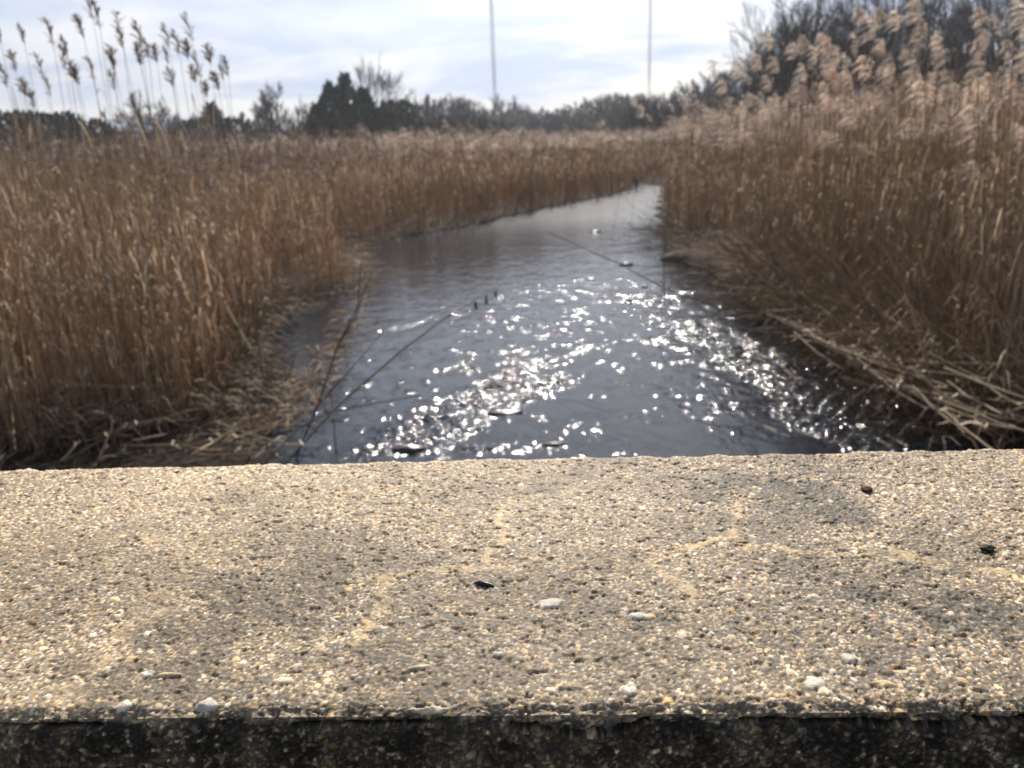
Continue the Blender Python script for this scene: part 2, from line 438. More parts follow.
def build_wall():
    FINE = .0008
    xs = axis(-4.5, 4.5, FINE, -.56, .56, 1.035)
    # profile: s is arc length, s=0 on the near edge; y,z local
    rc = .006
    s_top = np.arange(0, WID, FINE)
    s_fr = -axis(0, 1.35, FINE, 0, .075, 1.08)[1:][::-1]
    s_bk = WID + axis(0, 2.2, FINE * 1.5, 0, .012, 1.12)[1:]
    s = np.concatenate([s_fr, s_top, s_bk])
    y = np.where(s < 0, 0, np.where(s > WID, WID, s)); z = np.where(s < 0, s, np.where(s > WID, WID - s, 0.0))
    # round the two edges
    def rnd(s0, sign):
        nonlocal y, z
    ny_ = np.where(s < 0, -1.0, np.where(s > WID, 1.0, 0.0)); nz_ = np.where((s >= 0) & (s <= WID), 1.0, 0.0)
    k = np.exp(-((s) / rc) ** 2); k2 = np.exp(-((s - WID) / rc) ** 2)
    y = y + k * .0022 - k2 * .0022; z = z - (k + k2) * .0022
    ny_ = ny_ * (1 - k - k2) + (-k + k2) * .7; nz_ = nz_ * (1 - k - k2) + (k + k2) * .7
    S, Xx = np.meshgrid(s, xs, indexing='ij')
    H = np.zeros_like(S); C = np.zeros(S.shape + (3,))
    big = fbm(Xx * 9, S * 9, 50)
    # mortar
    mo = fbm(Xx * 500, S * 500, 51, 3)
    H += .0012 * (mo - .5)
    wear = fbm(Xx * 5.0 + 3, S * 7.0, 53, 4)
    C[:] = np.array([.115, .095, .07]) * (.2 + 1.6 * mo[..., None])
    pal = np.array([[.60, .50, .36], [.52, .40, .25], [.48, .45, .40], [.33, .22, .13], [.56, .39, .18], [.15, .135, .12],
                    [.74, .69, .60], [.42, .34, .27], [.62, .49, .31], [.40, .39, .38], [.50, .33, .24]])
    pw = np.cumsum(np.array([.20, .17, .13, .08, .07, .07, .08, .09, .06, .03, .02]))
    for cell, occ, r0, r1, hf, seed in [(.0023, .82, .32, .54, .50, 60), (.0038, .48, .30, .50, .42, 70), (.0072, .20, .26, .42, .34, 80), (.022, .04, .12, .20, .28, 90)]:
        ix0, iy0 = np.floor(Xx / cell), np.floor(S / cell)
        for a_ in (-1, 0, 1):
            for b_ in (-1, 0, 1):
                ix, iy = ix0 + a_, iy0 + b_
                on = _hash2(ix, iy, seed) < occ
                cx = (ix + .5 + (_hash2(ix, iy, seed + 1) - .5) * .8) * cell
                cy = (iy + .5 + (_hash2(ix, iy, seed + 2) - .5) * .8) * cell
                r = (r0 + (r1 - r0) * _hash2(ix, iy, seed + 3)) * cell
                th = _hash2(ix, iy, seed + 4) * math.pi
                el = .62 + .38 * _hash2(ix, iy, seed + 5)
                dx, dy = Xx - cx, S - cy
                u = dx * np.cos(th) + dy * np.sin(th); v = (-dx * np.sin(th) + dy * np.cos(th)) / el
                # slightly angular outline
                d = (np.abs(u) ** 2.6 + np.abs(v) ** 2.6) ** (1 / 2.6)
                q = 1 - (d / r) ** 2
                h = np.where(on & (q > 0), r * hf * np.sqrt(np.maximum(q, 0)) + .0002, -1)
                sink = _hash2(ix, iy, seed + 6) * r * .35
                h = h - sink
                up = h > H
                H = np.where(up, h, H)
                pc = pal[np.searchsorted(pw, np.minimum(_hash2(ix, iy, seed + 7), .999))]
                pc = pc * np.array([1.06, .95, .80]) * (.26 + 1.15 * _hash2(ix, iy, seed + 8) ** 1.5)[..., None]
                C = np.where(up[..., None], pc, C)
    # a few larger stones set in the face
    for (px, py, ra, rb, col, ang) in [(430, 710, .0125, .0035, (.80, .72, .55), 0), (205, 706, .0085, .005, (.55, .56, .54), .1), (122, 706, .006, .005, (.74, .70, .62), .5),
                                       (283, 682, .007, .0045, (.72, .60, .44), .2), (629, 690, .006, .006, (.74, .71, .66), .8), (885, 685, .008, .0035, (.72, .55, .34), -.15),
                                       (815, 684, .008, .006, (.62, .58, .52), .4), (848, 659, .005, .006, (.72, .68, .6), 1.1), (498, 655, .005, .004, (.52, .54, .54), 0),
                                       (551, 691, .0055, .004, (.70, .62, .5), -.4), (148, 674, .005, .004, (.62, .62, .58), 0), (168, 676, .009, .0022, (.68, .56, .36), 0),
                                       (550, 604, .012, .007, (.60, .58, .54), .3), (640, 617, .009, .005, (.60, .61, .60), 0), (418, 669, .009, .0022, (.66, .6, .45), .2), (650, 618, .005, .004, (.66, .5, .3), 0)]:
        cx, cy = to_wall(px, py)
        dx, dy = Xx - cx, S - cy
        u = dx * math.cos(ang) + dy * math.sin(ang); v = -dx * math.sin(ang) + dy * math.cos(ang)
        wv = 1 + .5 * (vnoise(Xx * 260, S * 260, 99) - .5)
        ra, rb = ra * .72, rb * .72
        wv = wv * (.6 + .8 * vnoise(Xx * 420 + px, S * 420, 98))
        q = 1 - ((np.abs(u) / ra) ** 2.1 + (np.abs(v) / rb) ** 2.1) * wv
        h = np.where(q > 0, .0016 * np.sqrt(np.maximum(q, 0)) ** .6 + .0004, -1)
        up = h > H
        H = np.where(up, h, H); C = np.where(up[..., None], np.array(col) * np.array([.78, .72, .64]) * (.6 + .8 * mo[..., None]), C)
    # efflorescence / yellow mortar lines
    yl = np.zeros_like(S)
    for pts, wd in [([(492, 560), (497, 540), (503, 518), (515, 500)], .0042), ([(455, 568), (520, 564), (580, 562), (650, 562), (690, 548), (735, 535), (740, 505)], .0035),
                    ([(650, 562), (670, 575), (690, 600)], .004), ([(390, 575), (385, 600), (370, 620), (360, 638)], .0065), ([(375, 580), (410, 572), (455, 566)], .004), ([(740, 545), (830, 553), (900, 560), (1010, 572)], .004),
                    ([(180, 580), (190, 560), (185, 545), (210, 565)], .008), ([(0, 548), (60, 545), (140, 532), (190, 548)], .008), ([(60, 700), (120, 640), (170, 590)], .010), ([(900, 555), (960, 568)], .006)]:
        P = [to_wall(*p) for p in pts]
        dd = seg_dist(Xx + (fbm(Xx * 60, S * 60, 55) - .5) * .02, S + (fbm(Xx * 60, S * 60, 56) - .5) * .02, P)
        yl = np.maximum(yl, np.clip(2.2 - dd / (wd * .55), 0, 1) * (.45 if wd > .0066 else 1))
    yl = yl * (.45 + .55 * np.clip(1.2 - H / .0007, 0, 1)) * np.clip(fbm(Xx * 170, S * 170, 57, 3) * 3.2 - .8, 0, 1)
    C = C * (1 - yl[..., None] * .66) + yl[..., None] * .66 * np.array([.62, .44, .22])
    H = H + yl * .0003
    # dark lichen and grime, patchy
    lich = np.clip((fbm(Xx * 16 + 8, S * 26, 58, 5) - .50) * 6, 0, 1)
    band = np.zeros_like(S)
    for pts, wd, k in [([(150, 690), (210, 640), (280, 600), (330, 585)], .05, .75), ([(430, 690), (450, 630), (520, 610), (620, 620)], .07, .6), ([(740, 482), (800, 490), (830, 520)], .05, .9), ([(560, 640), (700, 640), (800, 610), (1000, 600)], .05, .5), ([(200, 500), (290, 500), (360, 480), (640, 478)], .03, .35)]:
        P = [to_wall(*p) for p in pts]
        band = np.maximum(band, k * np.clip(1.1 - seg_dist(Xx + (wear - .5) * .10 + (fbm(Xx * 38, S * 38, 74, 4) - .5) * .13, S + (fbm(Xx * 42, S * 42, 75, 4) - .5) * .11, P) / wd, 0, 1))
    speck = np.clip((fbm(Xx * 160, S * 160, 59, 4) - .38) * 5, 0, 1)
    hol = np.clip(1.25 - H / .00075, 0, 1)
    dirt = np.clip(.55 * lich + 1.3 * band, 0, 1) * (.05 + .45 * speck + .70 * hol)
    dirt = np.clip(dirt, 0, 1)
    C = C * (1 - dirt[..., None] * .86) + dirt[..., None] * .025 * np.array([.9, .85, .7])
    # yellowish warm bloom towards the upper left half
    warm = np.clip(.35 + .9 * (fbm(Xx * 4 + 1, S * 5, 61) - .4) - Xx * .35, 0, .6)[..., None]
    C = C * (1 - warm * .42) + warm * .42 * np.array([.50, .385, .24])
    # broad weathering: pale scoured areas against grey ones
    macro = np.clip((fbm(Xx * 3.2 + 5, S * 6 + 2, 68, 4) - .5) * 2.6 - Xx * .35 + (S - .2) * .9, -1, 1)
    C = C * (1.2 + .26 * macro)[..., None]
    # the near vertical face is multiplied down almost to black, with paler specks
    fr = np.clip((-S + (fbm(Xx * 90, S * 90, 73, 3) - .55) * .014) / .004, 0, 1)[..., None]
    mottle = (.08 + .36 * np.clip(fbm(Xx * 50, S * 50, 62, 4) * 2.4 - .85, 0, 1) + .85 * np.clip(fbm(Xx * 330, S * 330, 69, 2) * 5 - 3.1, 0, 1))[..., None]
    C = C * (1 - fr) + fr * C * mottle
    # pits, chips and broken arris
    H = H - .0012 * np.clip((fbm(Xx * 210, S * 210, 63, 3) - .60) * 7, 0, 1)
    ar = np.exp(-(S / .007) ** 2) * np.clip((fbm(Xx * 110, S * 50, 64, 4) - .44) * 7, 0, 1)
    H = H - .003 * ar
    ar2 = np.exp(-((S - WID) / .008) ** 2) * (fbm(Xx * 60, S * 20, 65, 4) - .5)
    H = H - .005 * ar2
    for (lx, ls, ra, rb, dp) in [(-.017, -.022, .006, .009, .012), (-.235, -.012, .005, .004, .006), (.165, -.012, .006, .004, .007), (.31, -.018, .007, .006, .008), (-.13, -.014, .004, .004, .005), (.085, -.008, .008, .003, .006)]:
        dd = np.hypot((Xx - lx) / ra, (S - ls) / rb) + (fbm(Xx * 150, S * 150, 66) - .5) * .8
        kk = np.clip(1.4 - dd, 0, 1)
        H = H - dp * .6 * kk
    # thin ledge crack just under the arris
    for pts in ([(.0, -.006), (.03, -.013), (.05, -.012), (.07, -.004)], [(-.30, -.004), (-.22, -.005)], [(.12, -.004), (.2, -.008), (.28, -.005)], [(-.12, -.005), (-.05, -.003)]):
        dd = seg_dist(Xx, S + (fbm(Xx * 80, S * 5, 67) - .5) * .006, pts)
        H = H - .006 * np.clip(1.2 - dd / .0022, 0, 1)
    V = np.stack([Xx, y[:, None] + ny_[:, None] * H, z[:, None] + nz_[:, None] * H], -1)
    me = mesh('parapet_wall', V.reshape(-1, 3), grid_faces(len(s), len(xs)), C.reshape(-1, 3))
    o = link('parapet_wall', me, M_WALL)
    o.location = pn.tolist(); o.rotation_euler = (0, 0, YAW)
    tag(o, 'weathered pebbly concrete parapet wall along the bottom of the view', 'wall')


build_wall()
# bridge deck that the photographer stands on
def box_quads(a, b2):
    x0, y0, z0 = a; x1, y1, z1 = b2
    V = [(x0, y0, z0), (x1, y0, z0), (x1, y1, z0), (x0, y1, z0), (x0, y0, z1), (x1, y0, z1), (x1, y1, z1), (x0, y1, z1)]
    return V, [(3, 2, 1, 0), (4, 5, 6, 7), (0, 1, 5, 4), (1, 2, 6, 5), (2, 3, 7, 6), (3, 0, 4, 7)]
mb = MB(); V, Fq = box_quads((-4.5, -3.2, -1.4), (4.5, -.003, -1.05)); mb.add(V, Fq, (.2, .19, .17))
o = link('road_deck', mb.mesh('road_deck', smooth=False), M_WALL); o.location = pn.tolist(); o.rotation_euler = (0, 0, YAW)
tag(o, 'grey concrete bridge deck behind the parapet wall', 'road', kind='structure')

# small bits lying on the wall
def on_wall(px, py, dz=.002):
    q = hit(px, py, WALL_Z); return np.array([q[0], q[1], WALL_Z + dz])
mb = MB(); p = on_wall(484, 586, .0010)
mb.tube([p + wt * -.0068 + wn * .002, p + wt * -.003 + wn * .001 + [0, 0, .001], p + wt * .003, p + wt * .0068 - wn * .0018], [.0006, .0017, .0017, .0007], (.012, .011, .01), 6)
tag(link('twig_bit', mb.mesh('twig_bit'), M_WET), 'tiny black twig bit lying mid wall beside the yellow line', 'twig')
def crumb(name, px, py, r, col, label, cat, seed):
    rr = np.random.default_rng(seed); mb = MB(); c0 = on_wall(px, py, .0015)
    n = 10; P = []
    for k in range(5):
        th = k / 4 * math.pi
        P.append([(c0 + r * np.array([math.sin(th) * math.cos(a) * (1 + .5 * rr.random()), math.sin(th) * math.sin(a) * (1 + .4 * rr.random()), .30 * math.cos(th) + .1]) * (.6 + .8 * rr.random())) for a in np.arange(n) * 2 * math.pi / n])
    P = np.array(P).reshape(-1, 3)
    i, j = np.meshgrid(np.arange(4), np.arange(n), indexing='ij')
    mb.add(P, np.stack([i * n + j, (i + 1) * n + j, (i + 1) * n + (j + 1) % n, i * n + (j + 1) % n], -1).reshape(-1, 4), col)
    tag(link(name, mb.mesh(name), M_LITTER), label, cat)
crumb('leaf_crumb', 866, 491, .0042, (.12, .045, .02), 'rust red crumb of leaf near the far edge of the wall', 'leaf', 3)
crumb('moss_tuft', 987, 551, .0040, (.02, .026, .01), 'black green tuft of moss on the right of the wall top', 'moss', 4)

# ------------------------------------------------------------------ reeds
STEM_C, LEAF_C = np.array([.40, .312, .212]), np.array([.50, .40, .28])


def reed_tmpl(rr, H, plume=None, lod=0, leaves=3, bend=.12):
    """one dry common reed; returns stem, leaves, plume as (V,F,C)"""
    ns = (6, 4, 3)[lod]
    t = np.linspace(0, 1, ns)
    b = bend * (.4 + rr.random()) * H / 3
    ph = rr.random() * 6.28
    P = np.stack([b * t**2.2 * math.cos(ph) + .02 * np.sin(t * 9 + ph), b * t**2.2 * math.sin(ph) + .02 * np.cos(t * 7), H * t], -1)
    st = MB()
    rad = np.interp(t, [0, 1], [(.0052, .0058, .010)[lod], (.0024, .003, .006)[lod]])
    cols = STEM_C * (.75 + .5 * rr.random((ns, 1))) * np.array([1.04, .98, .93]) ** (1 - t[:, None])
    st.tube(P, rad, cols, 3)
    lfs = []
    for k in range(leaves):
        lf = MB(); lfs.append(lf)
        tt = .12 + .8 * rr.random()
        p0 = np.array([np.interp(tt, t, P[:, i]) for i in range(3)])
        a = rr.random() * 6.28; ln = .14 + .24 * rr.random()
        m = (4, 3, 2)[lod]
        u = np.linspace(0, 1, m)[:, None]
        dirv = np.array([math.cos(a), math.sin(a), 0])
        up = .9 if rr.random() < .55 else -.2
        Q = p0 + dirv * ln * u * (.55 if up > 0 else .4) + np.array([0, 0, 1]) * ln * (up * u - 1.15 * u**2)
        side = np.array([-dirv[1], dirv[0], .3 * (rr.random() - .5)])
        wd = (.008 + .006 * rr.random()) * (1, 1.1, 1.6)[lod]
        lf.ribbon(Q, wd * (1 - u[:, 0] * .75), side, LEAF_C * (.6 + .8 * rr.random()))
    pl = MB()
    if plume:
        top = P[-1]; T = P[-1] - P[-2]; T /= np.linalg.norm(T)
        compact = plume == 'compact'
        Lp = (.19 + .10 * rr.random()) if compact else (.24 + .20 * rr.random())
        n = int(((46, 16, 6) if compact else (70, 22, 8))[lod] * rr.uniform(.5, 1.1))
        wid_ = rr.uniform(.6, 1.2)
        droop = np.array([-1.0, .1, 0]) * ((.1 + .3 * rr.random()) if compact else (.35 + .6 * rr.random()))
        col0 = np.array([.155, .115, .092]) if compact else np.array([.63, .52, .425])
        for k in range(n):
            f = (k + .5) / n
            ax = top + T * Lp * f + droop * Lp * f**2 * .6 - np.array([0, 0, 1]) * (0 if compact else .25) * Lp * f**2
            ln = ((.088 if compact else .125) * (.5 + math.sin(math.pi * min(1, f * .9 + .12))) * (.6 + .7 * rr.random())) * (1, 1.15, 1.5)[lod] * wid_
            a = rr.random() * 6.28
            cl = 1 if lod == 0 else .78
            d = np.array([math.cos(a), math.sin(a), .9 if compact else .35]) * np.array([.55, .55, 1]) + droop * .8
            d /= np.linalg.norm(d)
            u = np.linspace(0, 1, (4, 3, 2)[lod])[:, None]
            Q = ax + d * ln * u - np.array([0, 0, 1]) * ln * (.35 if compact else .75) * u**2
            sd_ = np.cross(d, [0, 0, 1]); sd_ /= np.linalg.norm(sd_) + 1e-6
            sd_ = sd_ * math.cos(a * 3) + np.array([0, 0, 1]) * math.sin(a * 3)
            wd = ((.015 if compact else .012), .018, .036)[lod]
            pl.ribbon(Q, wd * (1.0 - .55 * (2 * u[:, 0] - .8)**2), sd_, col0 * cl * (.65 + .7 * rr.random()))
        lastp = top + T * Lp + droop * Lp * .6
        st.tube(np.stack([top, top + T * Lp * .5 + droop * Lp * .15, top + T * Lp + droop * Lp * .5]), [.002, .0014, .001], col0 * .7, 3)
    return st.get(), [l.get() for l in lfs], pl.get(), P[-1]


def joined(t): return merge([x for x in [t[0], *t[1], t[2]] if len(x[0])])


class ReedKind:
    """meshes of one individual reed shape, shared by its copies"""
    def __init__(s, rr, H, plume, leaves, bend=.12):
        a, b2, c, s.tip = reed_tmpl(rr, H, plume, 0, leaves, bend)
        s.H = H
        s.parts = [('stem', mesh('stem', *a), M_STEM)]
        for q in b2: s.parts.append(('leaf_blade', mesh('leaf_blade', *q), M_LEAF))
        if plume: s.parts.append(('plume', mesh('plume', *c), M_PLUME))
    def place(s, pos, scale, rz, label, group, tilt=(0, 0)):
        e = empty('reed', tuple(pos)); e.scale = (scale,) * 3; e.rotation_euler = (tilt[0], tilt[1], rz)
        tag(e, label, 'reed', group)
        for nme, me, mt in s.parts: link(nme, me, mt, e)
        return e
    def place_tip(s, tip, base_z, rz, label, group, lean=0.0):
        """stand so the top of the stem reaches a point in space"""
        sc = (tip[2] - base_z) / s.tip[2]
        c, sn = math.cos(rz), math.sin(rz)
        off = np.array([s.tip[0] * c - s.tip[1] * sn, s.tip[0] * sn + s.tip[1] * c]) * sc
        b = np.array([tip[0] - off[0] + lean * (tip[2] - base_z), tip[1] - off[1], base_z])
        # a leaning reed: tilt about Y so the top stays at tip
        return s.place(b, sc, rz, label, group, (0, -math.atan(lean)))


kr = np.random.default_rng(5)
K_COMP = [ReedKind(kr, 3.3, 'compact', 3, .10) for _ in range(9)]
K_FLUF = [ReedKind(kr, 3.2, 'fluffy', 4, .22) for _ in range(14)]
K_BARE = [ReedKind(kr, 2.35, None, 4, .2) for _ in range(9)]
K_BROK = [ReedKind(kr, 1.6, None, 2, .25) for _ in range(5)]

# left: tall plumes standing clear against the sky, by the photo
tips = [(1, 34), (23, 34), (53, 38), (12, 62), (9, 80), (42, 68), (68, 48), (85, 30), (92, 12), (99, 20), (109, 26), (106, 54), (122, 40), (130, 51), (142, 42), (136, 55), (148, 49),
        (156, 54), (168, 42), (163, 54), (186, 30), (187, 50), (180, 48), (208, 54), (227, 68), (216, 70), (218, 82), (172, 78), (187, 72), (196, 68), (94, 72), (114, 68), (60, 58), (24, 86),
        (30, 100), (50, 88), (206, 88), (71, 70), (115, 82), (78, 76)]
order = sorted(range(len(tips)), key=lambda i: tips[i][0])
ORD = ['first', 'second', 'third', 'fourth', 'fifth', 'sixth', 'seventh', 'eighth', 'ninth', 'tenth', 'eleventh', 'twelfth', 'thirteenth', 'fourteenth', 'fifteenth', 'sixteenth', 'seventeenth', 'eighteenth', 'nineteenth', 'twentieth']
tall_ids = [i for i in order if tips[i][1] < 56]; low_ids = [i for i in order if tips[i][1] >= 56]
n_reeds = 0
for seq, word in ((tall_ids, 'tall'), (low_ids, 'shorter')):
    for k, i in enumerate(seq):
        px, py = tips[i]
        D = 7.2 + 2.2 * kr.random()
        tp = at(px + 1.5, py + 10, D)
        pos = (ORD[k] + ' from the left' if k < len(ORD) else ORD[len(seq) - 1 - k] + ' from the right')
        lab = f'{word} plumed reed rising into open sky above the left bed, {pos}'
        if (px, py) == (92, 12): lab = 'tallest plumed reed against the sky, above the left bed'
        K_COMP[int(kr.integers(9))].place_tip(tp, float(ground_z(np.array(tp[0]), np.array(tp[1]))), kr.random() * 1.8 - .9, lab, 'plumed reeds standing clear against the sky on the left', .0 + .07 * kr.random())
        n_reeds += 1
# second batch: plumes just above the left and middle bed
for k in range(30):
    px = 5 + 425 * (k + kr.random()) / 30; D = 10 + 12 * kr.random()
    py = 118 + 30 * kr.random() - (px * .01)
    tp = at(px, py, D)
    K_COMP[int(kr.integers(9))].place_tip(tp, .1, kr.random() * 1.2 - .6, 'short plumed reed whose head just clears the top of the left bed', 'plume heads along the top of the left bed', .1 * (kr.random() - .3))
    n_reeds += 1
# right: shaggy drooping plumes in front of the wood
right_tips = [(690, 78), (700, 70), (715, 64), (739, 66), (748, 72), (722, 82), (758, 58), (766, 80), (775, 60), (786, 28), (790, 45), (800, 40), (806, 70), (815, 52), (822, 60), (832, 36), (838, 50), (846, 64),
              (868, 25), (874, 18), (860, 40), (880, 45), (890, 62), (912, 38), (920, 10), (926, 20), (934, 38), (942, 55), (950, 68), (916, 60), (960, 82), (978, 62), (985, 12), (990, 30), (1000, 22), (1008, 45), (1016, 55), (1022, 14),
              (1012, 76), (904, 52), (948, 46), (770, 95), (750, 92), (730, 98), (790, 84), (825, 85), (855, 92), (634, 95), (648, 110), (640, 102), (672, 100), (684, 92), (696, 96), (675, 115), (860, 10), (905, 12), (976, 45), (1020, 34)]
for k, (px, py) in enumerate(right_tips):
    D = float(np.interp(px, [630, 700, 780, 900, 1024], [19, 15, 11.5, 9, 7.6])) + 1.6 * kr.random()
    tp = at(px + 4, py + 12, D)
    zone = 'at the far end of the right bed' if px < 700 else ('in the middle of the right bed' if px < 860 else 'on the near side of the right bed')
    K_FLUF[int(kr.integers(14))].place_tip(tp, float(ground_z(np.array(tp[0]), np.array(tp[1]))), kr.random() * 1.4 - .7, f'reed with drooping shaggy tan plume {zone}', 'shaggy plumed reeds ' + zone, -.08 + .09 * kr.normal())
    n_reeds += 1

LS = np.array([hit(*p)[:2] for p in [(-80, 474), (30, 468), (60, 455), (160, 440), (214, 420), (246, 380), (249, 352), (270, 326), (332, 292), (336, 262), (343, 250), (400, 237), (470, 226), (540, 209), (610, 195.5), (640, 186.5)]])
RS = np.array([hit(*p)[:2] for p in [(1120, 449), (1012, 438), (960, 415), (905, 368), (806, 303), (726, 264), (680, 246), (667, 216), (668, 198), (672, 186)]])


def stand(x, y):
    """True where reeds stand"""
    xl = np.interp(y, LS[:, 1], LS[:, 0]); xr = np.interp(y, RS[:, 1], RS[:, 0])
    wob = (.35 + .05 * np.clip(y - 8, 0, 30)) * (vnoise(x * 2, y * 1.3, 77) - .5)
    ye = LS[-1, 1]
    left = (x < xl + wob) & (y > LS[0, 1]); right = (x > xr + wob) & (y > RS[0, 1])
    return np.where(y > ye, y > ye + 1.5, left | right), (x < xl + .5)


# individual reeds at the front edges of the beds, largest first
cand = []
P = np.stack([rng.uniform(-6, 0, 4000), rng.uniform(5.3, 8.6, 4000)], -1); cand.append(P)
P = np.stack([rng.uniform(1, 9, 6000), rng.uniform(5.3, 10.5, 6000)], -1); cand.append(P)
P = np.concatenate(cand)
ok, lft = stand(P[:, 0], P[:, 1]); P = P[ok]; lft = lft[ok]
px, py, dep = project(np.column_stack([P, np.full(len(P), .6)]))
vis = (px > -5) & (px < 1030)
P, lft, dep, px = P[vis], lft[vis], dep[vis], px[vis]
rng2 = np.random.default_rng(3)
edge_pos = []
for side, quota in ((True, 80), (False, 80)):
    idx = np.where(lft == side)[0]
    # nearest to the open edge of the bed
    xs_ = np.interp(P[idx, 1], (LS if side else RS)[:, 1], (LS if side else RS)[:, 0])
    score = np.abs(P[idx, 0] - xs_) * .25 + dep[idx] + rng2.random(len(idx)) * 1.5
    pick = idx[np.argsort(score)][:900]
    pick = rng2.choice(pick[:420], quota, replace=False)
    for i in pick:
        x, y = P[i]; z = float(ground_z(np.array(x), np.array(y))); edge_pos.append((x, y))
        brk = rng2.random() < .22
        K = (K_BROK if brk else K_BARE)[int(rng2.integers(5))]
        where = 'left' if side else 'right'
        lab = f'broken short reed stem without plume at the front of the {where} bed' if brk else f'tall bare brown reed stem at the front of the {where} bed'
        K.place((x, y, z - .02), (.82 if side else .86) + .2 * rng2.random(), rng2.random() * 6.28, lab, f'{"broken" if brk else "bare"} reed stems at the front of the {where} bed', (rng2.normal(0, .07), rng2.normal(0, .07)))
        n_reeds += 1
# the clump standing out in the water before the left bank
for k in range(16):
    q = hit(446 + 34 * (rng2.random() - .5) * (1 + (k % 3 == 0)), 246 + 14 * rng2.random(), 0)
    K_BARE[int(rng2.integers(9))].place((q[0], q[1], -.1), (.34 + .45 * rng2.random()), rng2.random() * 6.28, 'thin bare reed stem standing in the water before the left bank', 'reed stems standing in the water', (rng2.normal(0, .08), rng2.normal(0, .08)))
    n_reeds += 1
print('individual reeds', n_reeds)

# the beds behind ------------------------------------------------------
tr = np.random.default_rng(8)
T_NEAR = [joined(reed_tmpl(tr, 1, None, 0, 0)) for _ in range(1)]
NEAR_L = [joined(reed_tmpl(tr, 2.35, None, 1, 4, .2)) for _ in range(9)]
NEAR_P = [joined(reed_tmpl(tr, 2.9, 'fluffy', 0, 4, .2)) for _ in range(7)]
MID_C = [joined(reed_tmpl(tr, 2.7, 'compact', 1, 4, .15)) for _ in range(6)] + [joined(reed_tmpl(tr, 2.6, None, 1, 4, .2)) for _ in range(3)]
MID_F = [joined(reed_tmpl(tr, 2.9, 'fluffy', 1, 4, .2)) for _ in range(6)] + [joined(reed_tmpl(tr, 2.6, None, 1, 4, .2)) for _ in range(2)]
FAR_T = [joined(reed_tmpl(tr, 2.9, 'fluffy' if k % 2 else 'compact', 2, 3, .15)) for k in range(8)]


def weed(rr):
    """fine branching reddish stalk of last year's undergrowth"""
    mb = MB(); c = np.array([.21, .135, .082]) * (.8 + .5 * rr.random())
    h = 1.0
    P = np.array([[0, 0, 0], [.03 * rr.normal(), .03 * rr.normal(), .5], [.08 * rr.normal(), .08 * rr.normal(), h]])
    mb.tube(P, [.004, .003, .0015], c, 3)
    for k in range(7):
        t = .25 + .7 * rr.random(); a = rr.random() * 6.28; ln = .12 + .2 * rr.random()
        p0 = P[1] * min(1, t * 2) if t < .5 else P[1] + (P[2] - P[1]) * (t - .5) * 2
        d = np.array([math.cos(a) * .6, math.sin(a) * .6, .8])
        mb.ribbon(np.stack([p0, p0 + d * ln * .5, p0 + d * ln]), [.006, .006, .003], [-math.sin(a), math.cos(a), 0], c * (.8 + .6 * rr.random()))
    return mb.get()


WEEDS = [weed(tr) for _ in range(6)]


def height_at(x, y, left):
    d = np.hypot(x, y)
    hl = 2.16 + .017 * d
    hr = np.interp(d, [5, 7, 10, 14, 18, 30, 60, 120], [2.2, 2.38, 2.58, 2.72, 2.72, 2.8, 2.95, 3.5])
    hl = np.interp(d, [5, 8, 15, 30, 60, 120], [2.14, 2.15, 2.28, 2.55, 2.85, 3.2])
    return np.where(left, hl, hr)


